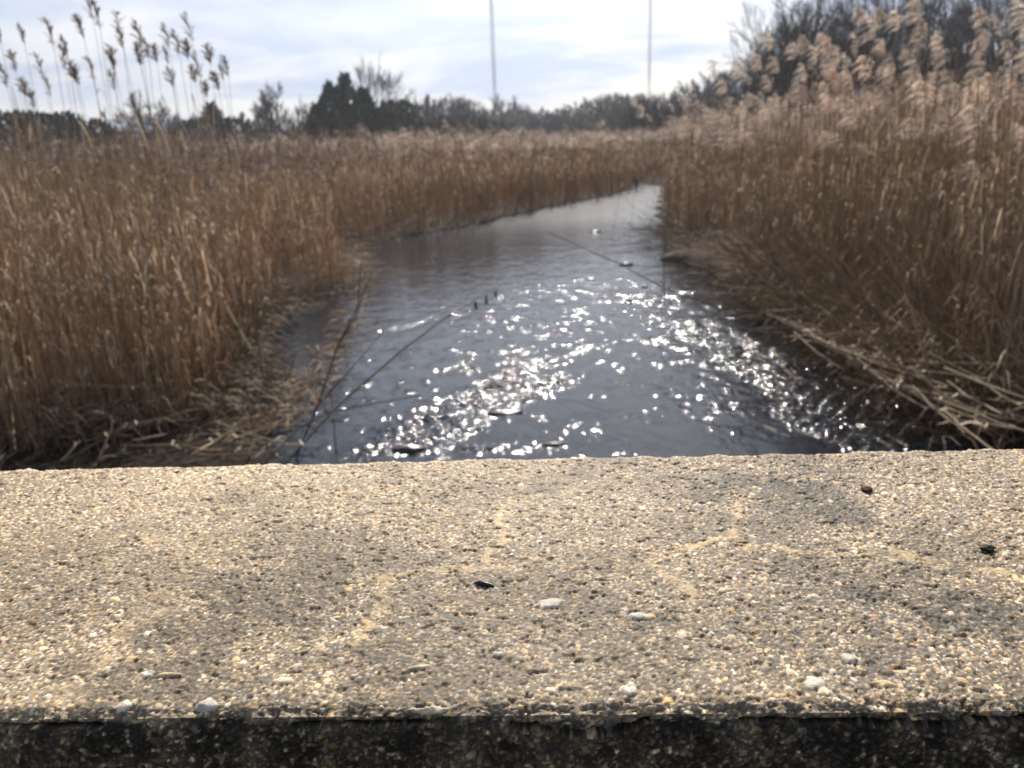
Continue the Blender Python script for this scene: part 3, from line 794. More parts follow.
left_parts, right_parts = [], []
for (y0, y1, dens, kinds) in [(5.2, 9, 70, 0), (9, 14, 50, 1), (14, 24, 30, 2), (24, 46, 13, 3), (46, 80, 6, 3), (80, 135, 2.2, 3)]:
    half = lambda y: .68 * y + 2.5
    area = (y1 - y0) * 2 * half(y1)
    n = int(area * dens)
    x = rng.uniform(-half(y1), half(y1), n); y = rng.uniform(y0, y1, n)
    ok, lft = stand(x, y)
    ok &= np.abs(x) < half(y)
    # small bare gaps
    ok &= fbm(x * 1.3, y * 1.3, 91, 2) + .12 * rng.random(n) > .34
    x, y, lft = x[ok], y[ok], lft[ok]
    lft = np.where(y > 46, x < 5, lft)
    z = ground_z(x, y) - .03
    hgt = height_at(x, y, lft) * (1 + .10 * rng.normal(size=len(x))) * (.88 + .2 * vnoise(x * .8, y * .8, 92))
    ang = rng.uniform(-.9, .9, len(x))
    tone = (.75 + .5 * rng.random(len(x)))[:, None] * np.array([1, .97, .94])
    rust = (vnoise(x * .6, y * .6, 93) * rng.random(len(x)))[:, None]
    tone = tone * (1 - .22 * rust * np.array([-.1, .6, .9]))
    for side in (True, False):
        sel = np.where(lft == side)[0]
        if kinds == 0:
            sets = NEAR_L if side else NEAR_L + NEAR_P[:1]
        elif kinds == 1:
            sets = NEAR_L[:5] + MID_C[:3] if side else NEAR_L + NEAR_P[:2]
        elif kinds == 2:
            sets = MID_C if side else MID_F[3:] + NEAR_L[:3]
        else:
            sets = FAR_T
        which = rng.integers(len(sets), size=len(sel))
        for q, tm in enumerate(sets):
            ii = sel[which == q]
            if not len(ii): continue
            th = tm[0][:, 2].max()
            (left_parts if side else right_parts).append(instance(tm, np.stack([x[ii], y[ii], z[ii]], -1), ang[ii], np.full(len(ii), 1.0) * (1.0 if kinds < 3 else 1.35), tone[ii], hgt[ii] / th))
    # undergrowth
    if kinds < 3:
        nw = int(len(x) * (.45 if kinds < 2 else .25))
        ii = rng.choice(len(x), nw, replace=False)
        for side in (True, False):
            s2 = ii[lft[ii] == side]
            for q, tm in enumerate(WEEDS):
                s3 = s2[q::len(WEEDS)]
                if not len(s3): continue
                hh = rng.uniform(.5, 1.5, len(s3))
                (left_parts if side else right_parts).append(instance(tm, np.stack([x[s3] + rng.normal(0, .2, len(s3)), y[s3] + rng.normal(0, .2, len(s3)), z[s3]], -1), rng.uniform(0, 6.3, len(s3)), hh, tone[s3], hh))
M_BED = attr_mat('dry_reeds', .62, .42, .3)
for parts, lab in ((left_parts, 'dense brown reed bed filling the left bank and far end'), (right_parts, 'dense brown reed bed filling the right bank before the wood')):
    V, Fq, C = merge(parts)
    print('bed quads', len(Fq))
    tag(link('reed_bed', mesh('reed_bed', V, Fq, C), M_BED), lab, 'reeds', kind='stuff')

# litter -----------------------------------------------------------------
parts = MB()
lr = np.random.default_rng(21)


def stick_set(pts, col_rng, zr, ln_rng, ang_mu=None, ang_sd=3.0, rad=.004):
    for (x, y) in pts:
        z0 = max(float(ground_z(np.array(x), np.array(y))), -.01) + lr.uniform(*zr)
        a = lr.uniform(0, math.pi) if ang_mu is None else lr.normal(ang_mu, ang_sd)
        ln = lr.uniform(*ln_rng); tl = lr.normal(0, .13)
        d = np.array([math.cos(a), math.sin(a), tl]) * ln / 2
        c = np.array([x, y, max(z0, abs(d[2]) * .6 + .005)])
        bow = np.array([0, 0, 1]) * lr.normal(0, .03) * ln
        col = np.array([.40, .29, .185]) * lr.uniform(*col_rng) * np.array([1, lr.uniform(.92, 1.02), lr.uniform(.85, 1.05)])
        if lr.random() < .55:
            parts.tube(np.stack([c - d, c + bow, c + d]), rad * lr.uniform(.6, 1.2), col, 3)
        else:
            parts.ribbon(np.stack([c - d * .6, c - d * .2 + bow, c + d * .2 + bow * 1.2, c + d * .6]), [.004, .014, .016, .005], [-math.sin(a), math.cos(a), lr.normal(0, .6)], col)


def area_pts(n, x0, x1, y0, y1, f):
    x = lr.uniform(x0, x1, n); y = lr.uniform(y0, y1, n); k = f(x, y)
    return np.stack([x[k], y[k]], -1)


def s_right(x, y):
    xr = np.interp(y, RS[:, 1], RS[:, 0]); xw = np.interp(y, RB[:, 1], RB[:, 0])
    return (x > xw - .05) & (x < xr + .9) & (y > RB[0, 1] - .3)
def s_left(x, y):
    xl = np.interp(y, LS[:, 1], LS[:, 0]); xw = np.interp(y, LB[:, 1], LB[:, 0])
    return (x < xw + .05) & (x > xl - 1.3)
stick_set(area_pts(5500, 0, 9, 4.6, 13, s_right), (.12, .62), (0, .16), (.12, .8))
stick_set(area_pts(2500, 2, 8, 6, 16, s_right), (.4, 1.3), (.05, .5), (.3, 1.4), -.5, .5)
stick_set(area_pts(2400, -6, 0, 4.4, 13, s_left), (.06, .4), (0, .14), (.12, .8))
stick_set(area_pts(1800, -6, 1, 11, 26, s_left), (.12, .5), (0, .12), (.2, .9))
stick_set(area_pts(1200, 2, 9, 13, 30, s_right), (.15, .5), (0, .12), (.2, .9))
# bent and broken stalks leaning out of the bed fronts
def lean_set(edge, n, y0, y1, sgn, back, tones, lns=(.6, 1.7), tls=(.05, 1.0), front=.7):
    for k in range(n):
        y = lr.uniform(y0, y1); x = np.interp(y, edge[:, 1], edge[:, 0]) + sgn * lr.uniform(-front, back)
        z0 = float(ground_z(np.array(x), np.array(y))); ln = lr.uniform(*lns); tl = lr.uniform(*tls)
        a = (math.pi if sgn > 0 else 0) + lr.normal(0, .75)
        h = np.array([math.cos(a), math.sin(a), 0]); u = np.linspace(0, 1, 5)[:, None]
        Pq = np.array([x, y, z0]) + h * ln * u * math.cos(tl) + np.array([0, 0, 1]) * ln * (math.sin(tl) * u - .35 * u**2 * lr.random())
        Pq[:, 2] = np.maximum(Pq[:, 2], .01)
        parts.tube(Pq, np.linspace(.0048, .002, 5), np.array([.36, .265, .17]) * lr.uniform(*tones), 3)
        if lr.random() < .5:
            d = h * .2 + [0, 0, -.1]; parts.ribbon(np.stack([Pq[2], Pq[2] + d * .5 + [0, 0, .04], Pq[2] + d]), [.006, .012, .003], [-h[1], h[0], .3], np.array([.38, .28, .18]) * lr.uniform(*tones))
lean_set(RS, 1300, RS[0, 1], 11, 1, .7, (.25, 1.1), (.5, 1.6), (.1, 1.2))
lean_set(RS, 350, 9, 22, 1, .6, (.25, .9))
lean_set(RS, 320, RS[0, 1], 10, 1, .5, (.5, 1.4), (1.2, 2.4), (.6, 1.25), .4)
lean_set(RS, 420, RS[0, 1], 10, 1, .2, (.3, 1.2), (.25, .8), (.9, 1.9), .8)
lean_set(LS, 260, LS[0, 1], 8, -1, .2, (.3, 1.2), (.25, .8), (.9, 1.9), .8)
lean_set(LS, 700, LS[0, 1], 11, -1, .4, (.2, .9), (.3, .8), (.5, 1.4), .1)
# pale raft of litter in the shallow water off the left bank
sp = [tuple(hit(*p)[:2]) for p in [(232, 446), (262, 428), (290, 405), (318, 380), (338, 352), (352, 318), (362, 285)]]
sp_pts = []
for k in range(360):
    i = int(lr.integers(len(sp) - 1)); t = lr.random()
    sp_pts.append((sp[i][0] * (1 - t) + sp[i + 1][0] * t + lr.normal(0, .15), sp[i][1] * (1 - t) + sp[i + 1][1] * t + lr.normal(0, .2)))
stick_set(sp_pts, (.4, 1.1), (0, .05), (.08, .6), 1.0, .9)
# dead reed tussock on the far left point
stick_set([tuple(hit(lr.normal(352, 10), lr.normal(262, 14), 0)[:2]) for _ in range(500)], (.6, 1.2), (0, .25), (.2, .8))
tag(link('reed_litter', parts.mesh('reed_litter'), M_LITTER), 'matted fallen reed litter along both water edges', 'litter', kind='stuff')

# fallen reeds one can count ---------------------------------------------
def fallen(p0, p1, rad, tone, label, group, sag=.03, n=7):
    mb = MB(); t = np.linspace(0, 1, n)[:, None]
    P = p0 * (1 - t) + p1 * t
    ln = np.linalg.norm(p1 - p0)
    P = P + np.array([0, 0, -1]) * sag * ln * np.sin(math.pi * t) + lr.normal(0, .004, P.shape)
    nodes = np.where(np.arange(n) % 2 == 0, 1.15, .95)[:, None]
    rad = rad * 1.1; tone = tone * 1.3
    mb.tube(P, np.linspace(rad, rad * .55, n) * nodes[:, 0], np.array([.46, .355, .235]) * tone * (.8 + .4 * lr.random((n, 1))), 5)
    # a torn sheath or two
    for k in range(2):
        i = int(lr.integers(1, n - 1)); a = lr.random() * 6.28
        d = np.array([math.cos(a), math.sin(a), .3]) * .12
        mb.ribbon(np.stack([P[i], P[i] + d * .5, P[i] + d + [0, 0, -.04]]), [.010, .012, .003], [-math.sin(a), math.cos(a), .2], np.array([.45, .34, .22]) * tone)
    return tag(link('fallen_reed', mb.mesh('fallen_reed'), M_STEM), label, 'fallen reed', group)


traced = [
    ((800, 281), .45, (926, 401), .04, .008, 1.25, 'long pale fallen reed slanting steeply down the right bank'),
    ((836, 268), .55, (945, 345), .12, .007, 1.15, 'pale fallen reed above the long slanting one on the right bank'),
    ((926, 402), .04, (951, 371), .22, .006, 1.1, 'short forked stick at the foot of the long slanting reed'),
    ((740, 329), .05, (900, 331), .25, .006, .8, 'fallen reed lying level along the shaded right shore'),
    ((773, 353), .04, (908, 446), .03, .008, 1.15, 'topmost of the parallel fallen reeds beside the right glitter'),
    ((780, 365), .03, (890, 446), .02, .007, 1.05, 'lower parallel fallen reed dipping toward the right glitter'),
    ((840, 376), .10, (1030, 414), .18, .007, 1.1, 'fallen reed lying level near the bottom of the right bank'),
    ((850, 305), .4, (885, 388), .06, .005, 1.0, 'thin fallen reed crossing the right bank mat'),
    ((870, 340), .35, (960, 362), .25, .006, 1.2, 'pale fallen reed on the sunlit mat of the right bank'),
    ((760, 262), .1, (900, 258), .5, .006, .8, 'fallen reed arching level over the shaded right shallows'),
    ((737, 412), .005, (790, 437), .012, .007, .8, 'stick drifting in the water near the right glitter'),
    ((53, 468), .05, (80, 441), .3, .008, 1.2, 'pale broken reed stub sticking up at the left wall edge'),
    ((96, 466), .05, (113, 420), .45, .007, 1.15, 'second pale broken reed stub rising near the left wall edge'),
    ((172, 464), .05, (232, 430), .12, .009, 1.25, 'thick pale stick lying in the left litter by the wall'),
    ((57, 382), .45, (162, 385), .4, .007, 1.1, 'reed lying level across the front of the left bed'),
    ((80, 382), .3, (106, 343), .75, .006, 1.2, 'pale snapped reed leaning in the left bed'),
    ((268, 333), .05, (306, 294), .5, .008, 1.2, 'pale reed leaning out over the left shallows'),
    ((6, 345), .7, (16, 468), .05, .007, 1.35, 'bright pale reed upright at the far left edge'),
    ((210, 268), 1.0, (252, 350), .45, .004, .75, 'pale reed leaning across the middle of the left bed'),
    ((735, 415), .01, (700, 398), .01, .004, .7, 'thin stem floating near midstream'),
]
for (a, za_, b2, zb_, rad, tone, lab) in traced:
    fallen(hit(*a, za_), hit(*b2, zb_), rad, tone, lab, None)
for k in range(78):
    x0 = lr.uniform(760, 1010); y0 = lr.uniform(300, 425)
    if y0 > 300 + (x0 - 740) * .62: y0 = 300 + (x0 - 740) * .5
    p0 = hit(x0, y0, lr.uniform(.25, .7)); a = float(np.clip(lr.normal(-.5, .75), -1.3, .9)); ln = lr.uniform(.7, 1.7)
    p1 = p0 + np.array([math.cos(a), math.sin(a), 0]) * ln; p1[2] = lr.uniform(.05, .55)
    if project(p1[None])[1][0] > 436: p1 = p0 + (p1 - p0) * .45
    fallen(p0, p1, lr.uniform(.0045, .008), lr.uniform(.8, 1.25), 'fallen reed in the tangle on the right bank', 'tangle of fallen reeds on the right bank')
for k in range(34):
    p0 = hit(lr.uniform(-5, 250), lr.uniform(395, 460), lr.uniform(.03, .2)); a = lr.normal(.1, .6); ln = lr.uniform(.5, 1.3)
    p1 = p0 + np.array([math.cos(a), math.sin(a), 0]) * ln; p1[2] = lr.uniform(.04, .4)
    fallen(p0, p1, lr.uniform(.004, .0065), lr.uniform(.45, .95), 'fallen reed in the dark tangle before the left bed', 'tangle of fallen reeds before the left bed')

# twigs, seed stalks and floating bits ------------------------------------
TW = np.array([.085, .06, .045])
e = empty('seed_stalk', tuple(hit(283, 466, 0)))
tag(e, 'leaning dry stalk with dark red seed heads over the stream', 'weed stalk')
base = np.array(e.location)
def loc(P): return np.asarray(P) - base
Pst = [hit(283, 466, 0), at(340, 404, 4.9), at(400, 352, 4.95), at(445, 318, 5.0), at(476, 309, 5.0)]
mb = MB(); mb.tube(loc(Pst), [.008, .007, .006, .0035, .002], np.array([.20, .15, .115]), 5)
mb.tube(loc([at(445, 318, 5.0), at(470, 303, 5.0), at(487, 303, 5.0)]), [.003, .002, .0015], TW, 4)
mb.tube(loc([at(470, 303, 5.0), at(485, 292, 5.0), at(496, 296, 5.0)]), [.002, .0018, .0012], TW, 4)
link('stem', mb.mesh('stem'), M_STEM, e)
for (px, py, hh) in [(476, 305, .050), (486.5, 299.5, .052), (495.5, 293, .038)]:
    mb = MB(); c0 = loc(at(px, py, 5.0))
    for q in range(60):
        t = lr.random(); a = lr.random() * 6.28; r = .019 * math.sin(math.pi * (.15 + .75 * (1 - t))) * (hh / .05)
        p0 = c0 + np.array([0, 0, (t - .5) * hh * 1.3])
        d = np.array([math.cos(a), math.sin(a), -.6])
        mb.ribbon(np.stack([p0, p0 + d * r * .6, p0 + d * r]), [.008, .009, .003], [-math.sin(a), math.cos(a), .3], np.array([.06, .022, .016]) * lr.uniform(.6, 1.4))
    link('seed_head', mb.mesh('seed_head'), M_SEED, e)


def twig(name, chains, label, cat, col=TW):
    mb = MB()
    for ch, r in chains: mb.tube(ch, np.linspace(r, r * .45, len(ch)), col, 5)
    return tag(link(name, mb.mesh(name), M_BARK), label, cat)


twig('bare_twig', [([hit(296, 458, 0), at(318, 405, 5.2), at(337, 348, 5.25), at(355, 318, 5.3), at(372, 270, 5.35)], .008),
                   ([at(337, 348, 5.25), at(358, 305, 5.2), at(361, 262, 5.2)], .006), ([at(318, 405, 5.2), at(352, 368, 5.1), at(384, 330, 5.1)], .005)],
     'dark forked bare twig rising at the left edge of the stream', 'twig')
twig('bare_twig', [([hit(336, 452, 0), at(334, 425, 5.3), at(331, 388, 5.3)], .005), ([at(334, 425, 5.3), at(320, 400, 5.3)], .004)], 'small upright dark twig beside the forked one', 'twig')
twig('bare_twig', [([hit(265, 462, 0), at(300, 428, 5.0), at(330, 412, 5.0), at(420, 395, 5.05)], .006)], 'low dark twig trailing over the water on the left', 'twig', TW * 1.3)
twig('leaning_stem', [([hit(722, 309, 0), at(700, 300, 9.9), at(664, 288, 9.7), at(620, 264, 9.4), at(582, 247, 9.2), at(548, 232, 9.0)], .010)], 'thin grey stem leaning out low over midstream', 'stem', TW * 1.6)
twig('leaning_stem', [([hit(664, 291, 0), at(664, 262, 10.5), at(666, 236, 10.5)], .009)], 'thin dark stem standing upright in the water by the right bank', 'stem')
for (px, py, rx, ry, rz_, lab, nm, ct, col) in [
        (408, 450, .12, .06, .035, 'dark wet stone breaking the surface beside the wall', 'stone', 'stone', (.02, .02, .02)),
        (552, 445, .09, .03, .02, 'dark curled leaf floating beside the wall', 'floating_leaf', 'leaf', (.03, .025, .02)),
        (627, 265, .12, .06, .05, 'black clod of mud in midstream', 'mud_clod', 'clod', (.02, .017, .015)),
        (591, 279, .10, .05, .02, 'small dark clod left of the midstream one', 'mud_clod', 'clod', (.02, .017, .015)),
        (629, 302, .05, .03, .03, 'tiny dark clod in the far glitter', 'mud_clod', 'clod', (.02, .017, .015)),
        (645, 287, .06, .04, .03, 'tiny dark clod near the upright stem', 'mud_clod', 'clod', (.02, .017, .015)),
        (596, 232, .14, .06, .04, 'dark lump low in the far water', 'mud_clod', 'clod', (.03, .025, .02)),
        (505, 412, .16, .07, .018, 'dark sunken leaf raft among the near glitter', 'floating_leaf', 'leaf', (.02, .018, .016)),
        (692, 259, .50, .36, .17, 'pinkish brown hummock at the right water edge', 'hummock', 'mound', (.25, .185, .145)),
        (714, 249, .35, .25, .10, 'dark hummock behind the pinkish one at the right', 'hummock', 'mound', (.05, .038, .03))]:
    q = hit(px, py, 0); n, mz = 18, 7; P = []
    for k in range(mz):
        f = k / (mz - 1)
        for a in np.arange(n) * 2 * math.pi / n:
            r = math.sin(math.pi * f) * (1 + .35 * (vnoise(np.array(math.cos(a) * 2 + px), np.array(math.sin(a) * 2 + f * 2), 5) - .5) * 2)
            P.append([rx * r * math.cos(a), ry * r * math.sin(a), rz_ * math.cos(math.pi * f)])
    i, j = np.meshgrid(np.arange(mz - 1), np.arange(n), indexing='ij')
    mb = MB(); mb.add(P, np.stack([i * n + j, (i + 1) * n + j, (i + 1) * n + (j + 1) % n, i * n + (j + 1) % n], -1).reshape(-1, 4), col)
    if nm == 'hummock':
        for t in range(500):
            a = lr.random() * 6.28; r = math.sqrt(lr.random()) * .95; z = rz_ * math.sqrt(max(0, 1 - r * r))
            p0 = np.array([rx * r * math.cos(a), ry * r * math.sin(a), z]); b2 = lr.random() * 6.28
            d = np.array([math.cos(b2), math.sin(b2), lr.normal(.1, .2)]) * lr.uniform(.05, .2)
            mb.ribbon(np.stack([p0, p0 + d * .5 + [0, 0, .015], p0 + d]), [.006, .012, .004], [-math.sin(b2), math.cos(b2), .5], np.array(col) * lr.uniform(.5, 1.6))
    o = link(nm, mb.mesh(nm), M_WET if nm != 'hummock' else M_LITTER); o.location = (q[0], q[1], 0)
    tag(o, lab, ct)

# ------------------------------------------------------------------ trees
def bare_tree(rr, spread=.75, depth=6, lean=0, trunk_f=.22, twigs=5, thick=1.0):
    tk, cr_ = MB(), MB()
    col = np.array([.085, .073, .067])

    def grow(p, d, ln, rad, k):
        mid = p + d * ln * .5 + rr.normal(0, .05, 3) * ln
        end = p + d * ln + rr.normal(0, .04, 3) * ln
        tgt = tk if k == 0 else cr_
        c = col * (.8 + .4 * rr.random())
        if k <= 3: tgt.tube(np.stack([p, mid, end]), [rad, rad * .85, rad * .68], c, 4 if k < 2 else 3)
        else:
            s_ = np.cross(d, rr.normal(0, 1, 3)); s_ /= np.linalg.norm(s_) + 1e-6
            tgt.ribbon(np.stack([p, mid, end]), [rad * 2, rad * 1.7, rad * 1.2], s_, c)
        if k >= depth: return
        nchild = (4 if k == 0 else (3 if rr.random() < .75 else 2)) if k < depth - 1 else twigs
        for c_ in range(nchild):
            f = 1.0 if c_ == 0 else (.35 + .65 * rr.random() if k else .45 + .55 * rr.random())
            q = p + (end - p) * f
            a = rr.random() * 6.28
            per = np.cross(d, [math.cos(a), math.sin(a), .3]); per /= np.linalg.norm(per) + 1e-6
            sp_ = spread * (.25 if c_ == 0 else .55 + .55 * rr.random())
            nd = d + per * sp_ + np.array([0, 0, .16])
            nd /= np.linalg.norm(nd)
            grow(q, nd, ln * (.62 + .22 * rr.random()), max(rad * (.68 if c_ == 0 else .52), .00075 * thick), k + 1)
    d0 = np.array([lean, .02, 1.0]); d0 /= np.linalg.norm(d0)
    grow(np.zeros(3), d0, trunk_f, .014 * thick, 0)
    out_ = []
    zmax = max(v[:, 2].max() for v in cr_.V)
    for m_ in (tk, cr_):
        V, Fq, C = m_.get(); out_.append((V / zmax, Fq, C))
    return out_


def evergreen(rr, W=.32, n=2600, spires=1, squat=False):
    tk, cr_ = MB(), MB()
    tk.tube([[0, 0, 0], [.01, 0, .5], [0, .01, .93]], [.022, .014, .004], (.07, .055, .045), 5)
    tops = [(0, 0, 1.0, W)] + [(rr.uniform(-W * .8, W * .8), rr.uniform(-W * .5, W * .5), rr.uniform(.6, .88), W * .6) for _ in range(spires - 1)]
    for k in range(n):
        x0, y0, h, w_ = tops[int(rr.integers(len(tops)))]
        t = rr.random() ** 1.25
        a = rr.random() * 6.28
        lob = .42 + .95 * vnoise(np.array(a * 1.6 + x0 * 9), np.array(t * 7), 17)
        prof = ((1 - t) ** .75 if not squat else math.sqrt(max(0, 1 - (t * 1.05 - .1) ** 2)))
        r = w_ * prof * lob * math.sqrt(.25 + .75 * rr.random())
        p = np.array([x0 + r * math.cos(a), y0 + r * math.sin(a), h * (.03 + .95 * t)])
        d = np.array([math.cos(a) * .5, math.sin(a) * .5, .9 + .4 * rr.normal()]) * (.030 + .03 * rr.random())
        s_ = np.cross(d, rr.normal(0, 1, 3)); s_ /= np.linalg.norm(s_) + 1e-6
        cr_.ribbon(np.stack([p, p + d * .6, p + d]), np.array([.012, .020, .004]) * (2.2 if squat else 1.25), s_, np.array([.026, .036, .024]) * (.6 + .9 * rr.random()))
    return [tk.get(), cr_.get()]


tr2 = np.random.default_rng(31)
def tmeshes(parts, mt2):
    return [('trunk', mesh('trunk', *parts[0]), M_BARK), ('crown', mesh('crown', *parts[1]), mt2)]
T_BARE = [tmeshes(bare_tree(tr2, .62 + .3 * tr2.random(), 5, tr2.normal(0, .05), .22, 9, 2.2), M_BARK) for _ in range(6)]
T_BIG = [tmeshes(bare_tree(tr2, .55 + .2 * tr2.random(), 6, tr2.normal(0, .10), .30, 6, 1.2), M_BARK) for _ in range(5)]
T_VASE = tmeshes(bare_tree(tr2, .50, 6, 0, .26, 6, 1.0), M_BARK)
T_CED = [tmeshes(evergreen(tr2, .24 + .1 * tr2.random(), 3600, k % 3 + 1), M_GREEN) for k in range(4)]
T_SQ = [tmeshes(evergreen(tr2, .62, 5200, 3, True), M_GREEN) for _ in range(2)]
T_SHR = [tmeshes(bare_tree(tr2, 1.0, 5, 0, .12, 6, 1.3), M_BARK) for _ in range(3)]


def tree(kind, px, py, D, label, group=None, name='bare_tree', cat='tree', wide=1.0):
    tp = at(px, py, D)
    h = tp[2] - .1
    e = empty(name, (tp[0], tp[1], .1 + max(0, (math.hypot(tp[0], tp[1]) - 60) / 200 * .3) - .1))
    e.scale = (h * wide, h * wide, h); e.rotation_euler = (0, 0, tr2.random() * 6.28)
    tag(e, label, cat, group)
    for nme, me, mt in kind: link(nme, me, mt, e)
    return e


def pick(L_): return L_[int(tr2.integers(len(L_)))]


tree(T_CED[2], 344, 74, 88, 'tallest dark pointed evergreen beside the pale bare tree', name='cedar_tree', wide=1.2)
tree(T_CED[1], 329, 83, 87, 'dark evergreen spire just left of the tallest evergreen', name='cedar_tree', wide=1.25)
tree(T_CED[0], 362, 90, 86, 'broad dark evergreen just right of the tallest evergreen', name='cedar_tree', wide=1.6)
tree(T_CED[3], 317, 106, 85, 'low dark evergreen at the left foot of the tallest evergreen', name='cedar_tree', wide=1.7)
tree(T_SQ[0], 397, 100, 95, 'low rounded dark evergreen right of the pale bare tree', name='cedar_tree', wide=.8)
tree(T_CED[2], 211, 103, 95, 'pointed dark evergreen under the rightmost tall plumes', name='cedar_tree', wide=1.7)
tree(T_SQ[0], 192, 119, 93, 'low rounded dark evergreen left of the pointed one under the plumes', name='cedar_tree')
tree(T_SQ[1], 228, 118, 97, 'low rounded dark evergreen right of the pointed one under the plumes', name='cedar_tree')
tree(T_SQ[0], 57, 113, 80, 'rounded dark evergreen third from the left edge', name='cedar_tree')
tree(T_SQ[1], 84, 119, 82, 'small rounded dark evergreen fourth from the left edge', name='cedar_tree', wide=1.2)
tree(T_SQ[0], 28, 113, 84, 'broad dark evergreen second from the left edge', name='cedar_tree', wide=1.3)
tree(T_SQ[1], 4, 112, 86, 'broad dark evergreen at the left edge', name='cedar_tree', wide=1.4)
tree(T_SQ[0], 372, 106, 84, 'low dark evergreen at the right foot of the tallest evergreen', name='cedar_tree', wide=1.1)
tree(T_VASE, 369, 52, 105, 'tall pale bare tree with fan of branches behind the dark evergreens', wide=1.15)
tree(T_BARE[0], 275, 80, 100, 'tall narrow bare tree between the plumes and the dark evergreens', wide=.8)
tree(T_BARE[1], 262, 95, 98, 'bare tree just left of the tall narrow one', wide=.9)
tree(T_BARE[2], 143, 88, 92, 'bare fuzzy tree behind the tall plumed reeds')
tree(T_BARE[5], 300, 100, 110, 'faint bare tree just left of the dark evergreens')
for px, py in [(110, 116), (124, 112), (160, 112), (172, 116), (246, 110), (290, 104), (180, 120), (100, 124)]:
    tree(pick(T_BARE), px, py, 95 + 20 * tr2.random(), 'low bare grey tree in the treeline behind the left bed', 'low bare trees behind the left bed', wide=1.2)
for px, py in [(412, 100), (424, 97), (438, 98), (452, 92), (466, 100), (478, 106), (406, 96), (418, 93), (431, 95), (445, 96), (458, 96), (472, 101), (388, 100), (432, 112), (448, 112), (470, 112)]:
    tree(pick(T_BARE), px, py, 130 + 70 * tr2.random(), 'bare grey tree between the dark evergreens and the left mast', 'bare trees left of the left mast', wide=1.3)
for px, py in [(492, 98), (505, 94), (518, 107), (530, 108), (544, 113), (556, 112), (568, 106), (580, 104), (590, 98), (602, 96), (614, 95), (626, 94), (638, 93), (485, 102), (512, 101), (524, 104), (538, 107), (550, 109), (562, 107), (574, 103), (586, 99), (597, 95), (608, 93), (620, 92), (632, 92), (645, 91), (498, 112), (535, 116), (572, 112), (588, 108), (604, 106), (620, 106), (636, 106)]:
    tree(pick(T_BARE), px, py, 150 + 90 * tr2.random(), 'bare dark tree in the far treeline between the two masts', 'bare trees between the two masts', wide=1.35)
for px, py in [(652, 92), (664, 94), (676, 90), (690, 84), (702, 78), (716, 70), (728, 66), (742, 58), (658, 106), (680, 102), (705, 95), (728, 90), (748, 80)]:
    tree(pick(T_BARE), px, py, 110 + 50 * tr2.random(), 'bare dark tree between the right mast and the tall wood', 'bare trees right of the right mast', wide=1.3)
for k, (px, py) in enumerate([(772, 14), (782, -10), (796, -30), (808, 4), (820, -40), (836, -30), (850, -10), (866, -50), (880, -25), (894, -50), (908, -15), (924, -60), (940, -30), (956, -60), (972, -20), (988, -70), (1004, -40), (1020, -70), (1045, -60), (1070, -80),
                              (764, 38), (790, 20), (830, 14), (870, 10), (915, 20), (960, 14), (1000, 20), (1040, 0), (758, 62), (845, 30), (890, 25), (935, 15), (778, 30), (800, 40), (815, 24), (856, 22), (880, 30), (902, 34), (925, 30), (948, 34), (968, 36), (985, 26), (1010, 36), (768, 55), (783, 52), (805, 60)]):
    tree(pick(T_BIG), px + tr2.normal(0, 3), py, 42 + 26 * tr2.random(), 'tall bare tree of the dark wood behind the right bed', 'tall bare trees of the wood on the right', wide=.95)

# low brush that closes the foot of the treeline
parts = []
br = np.random.default_rng(44)
def brush_tmpl(rr):
    mb = MB()
    for k in range(34):
        a = rr.random() * 6.28; r = .42 * math.sqrt(rr.random()); p0 = np.array([r * math.cos(a), r * math.sin(a), 0])
        d = np.array([rr.normal(0, .38), rr.normal(0, .38), 1]) * rr.uniform(.35, 1)
        s_ = np.array([math.cos(a * 3), math.sin(a * 3), 0])
        mb.ribbon(np.stack([p0, p0 + d * .5, p0 + d]), [.014, .012, .004], s_, np.array([.062, .050, .044]) * rr.uniform(.6, 1.3))
        for q in range(6):
            t = rr.uniform(.3, .95); a2 = rr.random() * 6.28
            mb.ribbon(np.stack([p0 + d * t, p0 + d * t + np.array([math.cos(a2) * .1, math.sin(a2) * .1, .16])]), [.010, .004], [-math.sin(a2), math.cos(a2), 0], np.array([.062, .050, .044]) * rr.uniform(.6, 1.3))
    return mb.get()
BT = [brush_tmpl(br) for _ in range(4)]
for (x0, x1, y0, y1, n, h0, h1) in [(0, 480, 84, 125, 1900, 3.0, 6.4), (380, 700, 130, 240, 1700, 3.5, 7.5), (640, 780, 90, 140, 500, 3.5, 8), (740, 1080, 52, 78, 900, 2.5, 5.0)]:
    px = br.uniform(x0, x1, n); D = br.uniform(y0, y1, n)
    pos = np.array([at(a, 140, d) for a, d in zip(px, D)]); pos[:, 2] = 0
    hh = br.uniform(h0, h1, n)
    for q in range(4):
        s = slice(q, None, 4)
        parts.append(instance(BT[q], pos[s], br.uniform(0, 6.3, len(pos[s])), hh[s] * .9, np.ones((len(pos[s]), 3)) * br.uniform(.7, 1.2, (len(pos[s]), 1)), hh[s]))
V, Fq, C = merge(parts)
tag(link('brush_thicket', mesh('brush_thicket', V, Fq, C), M_BARK), 'grey brown brush closing the foot of the distant treeline', 'brush', kind='stuff')

# small dark shrub at the far bend
q = hit(637, 191, 0)
e = empty('shrub', tuple(q)); e.scale = (1.1, 1.1, .85)
tag(e, 'small dark shrub at the far bend of the stream', 'shrub')
for nme, me, mt in T_SHR[0]: link({'trunk': 'stem', 'crown': 'crown'}[nme], me, mt, e)

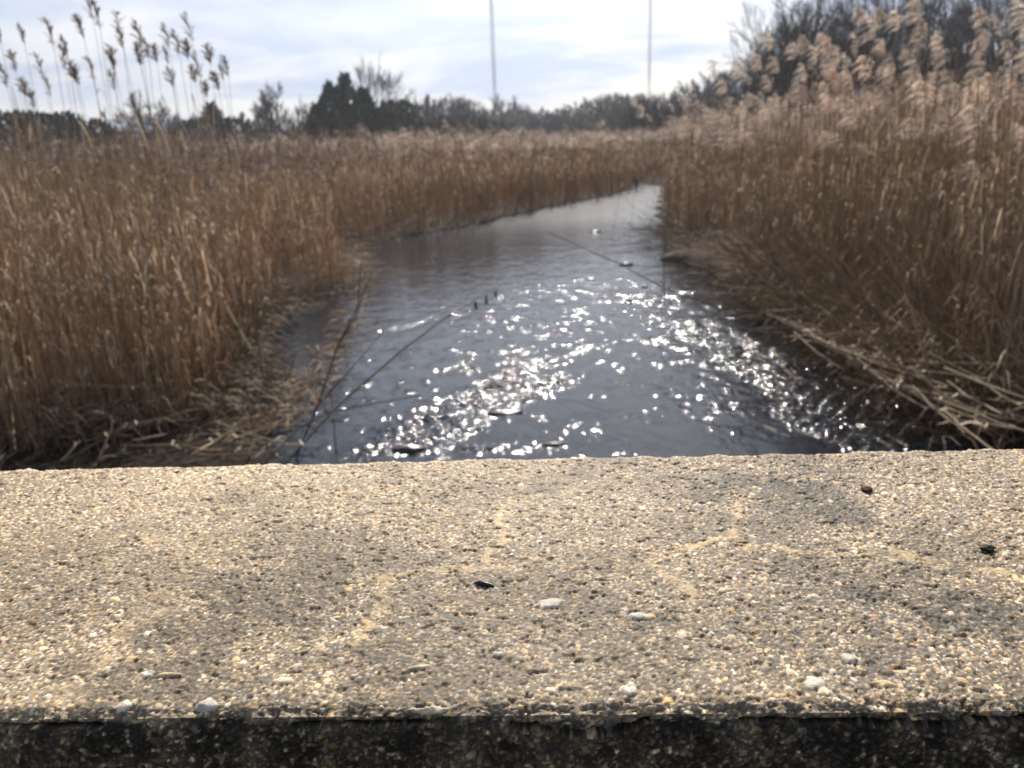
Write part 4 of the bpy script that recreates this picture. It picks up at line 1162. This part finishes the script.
# ------------------------------------------------------------------ masts
def mast(px, py, D, H, wd, label):
    b = at(px, py, D)
    e = empty('radio_mast', (b[0], b[1], 0)); tag(e, label, 'mast')
    c3 = [np.array([math.cos(a), math.sin(a)]) * wd / math.sqrt(3) for a in (.4, .4 + 2.0944, .4 + 4.1888)]
    nsec = int(H / (wd * 1.2))
    zs = np.linspace(0, H, nsec + 1)
    paint = lambda z: np.array([.34, .15, .13]) if int(z / (H / 9)) % 2 == 0 else np.array([.40, .39, .40])
    me_b = MB()
    for k in range(3):
        mb = MB(); P = np.array([[c3[k][0], c3[k][1], z] for z in zs])
        mb.tube(P, wd * .075, np.array([paint(z) for z in zs]), 4)
        link('mast_leg', mb.mesh('mast_leg', smooth=False), M_METAL, e)
        for i in range(nsec):
            a, b2 = c3[k], c3[(k + 1) % 3]
            if i % 2: a, b2 = b2, a
            me_b.tube([[a[0], a[1], zs[i]], [b2[0], b2[1], zs[i + 1]]], wd * .04, paint(zs[i]), 3)
            me_b.tube([[c3[k][0], c3[k][1], zs[i]], [c3[(k + 1) % 3][0], c3[(k + 1) % 3][1], zs[i]]], wd * .035, paint(zs[i]), 3)
    link('lattice', me_b.mesh('lattice', smooth=False), M_METAL, e)


mast(495.5, 112, 330, 118, 1.25, 'tall thin lattice radio mast left of the stream bend, the plainer one')
mast(649, 92, 380, 138, 1.3, 'fainter tall thin lattice radio mast above the right bed end')

# ------------------------------------------------------------------ air
HAZE = .00055
if HAZE:
    V, Fq = box_quads((-720, -80, -1.6), (720, 920, 145))
    m, nt, N, L = new_mat('haze')
    out = N('ShaderNodeOutputMaterial'); pv = N('ShaderNodeVolumePrincipled')
    pv.inputs['Color'].default_value = (.92, .95, 1.0, 1); pv.inputs['Density'].default_value = HAZE; pv.inputs['Anisotropy'].default_value = .3
    L(pv.outputs[0], out.inputs['Volume'])
    mb = MB(); mb.add(V, Fq, (1, 1, 1))
    tag(link('haze', mb.mesh('haze', smooth=False), m), 'thin pale haze in the air over the marsh', 'haze', kind='stuff')
    SC.cycles.volume_bounces = 0
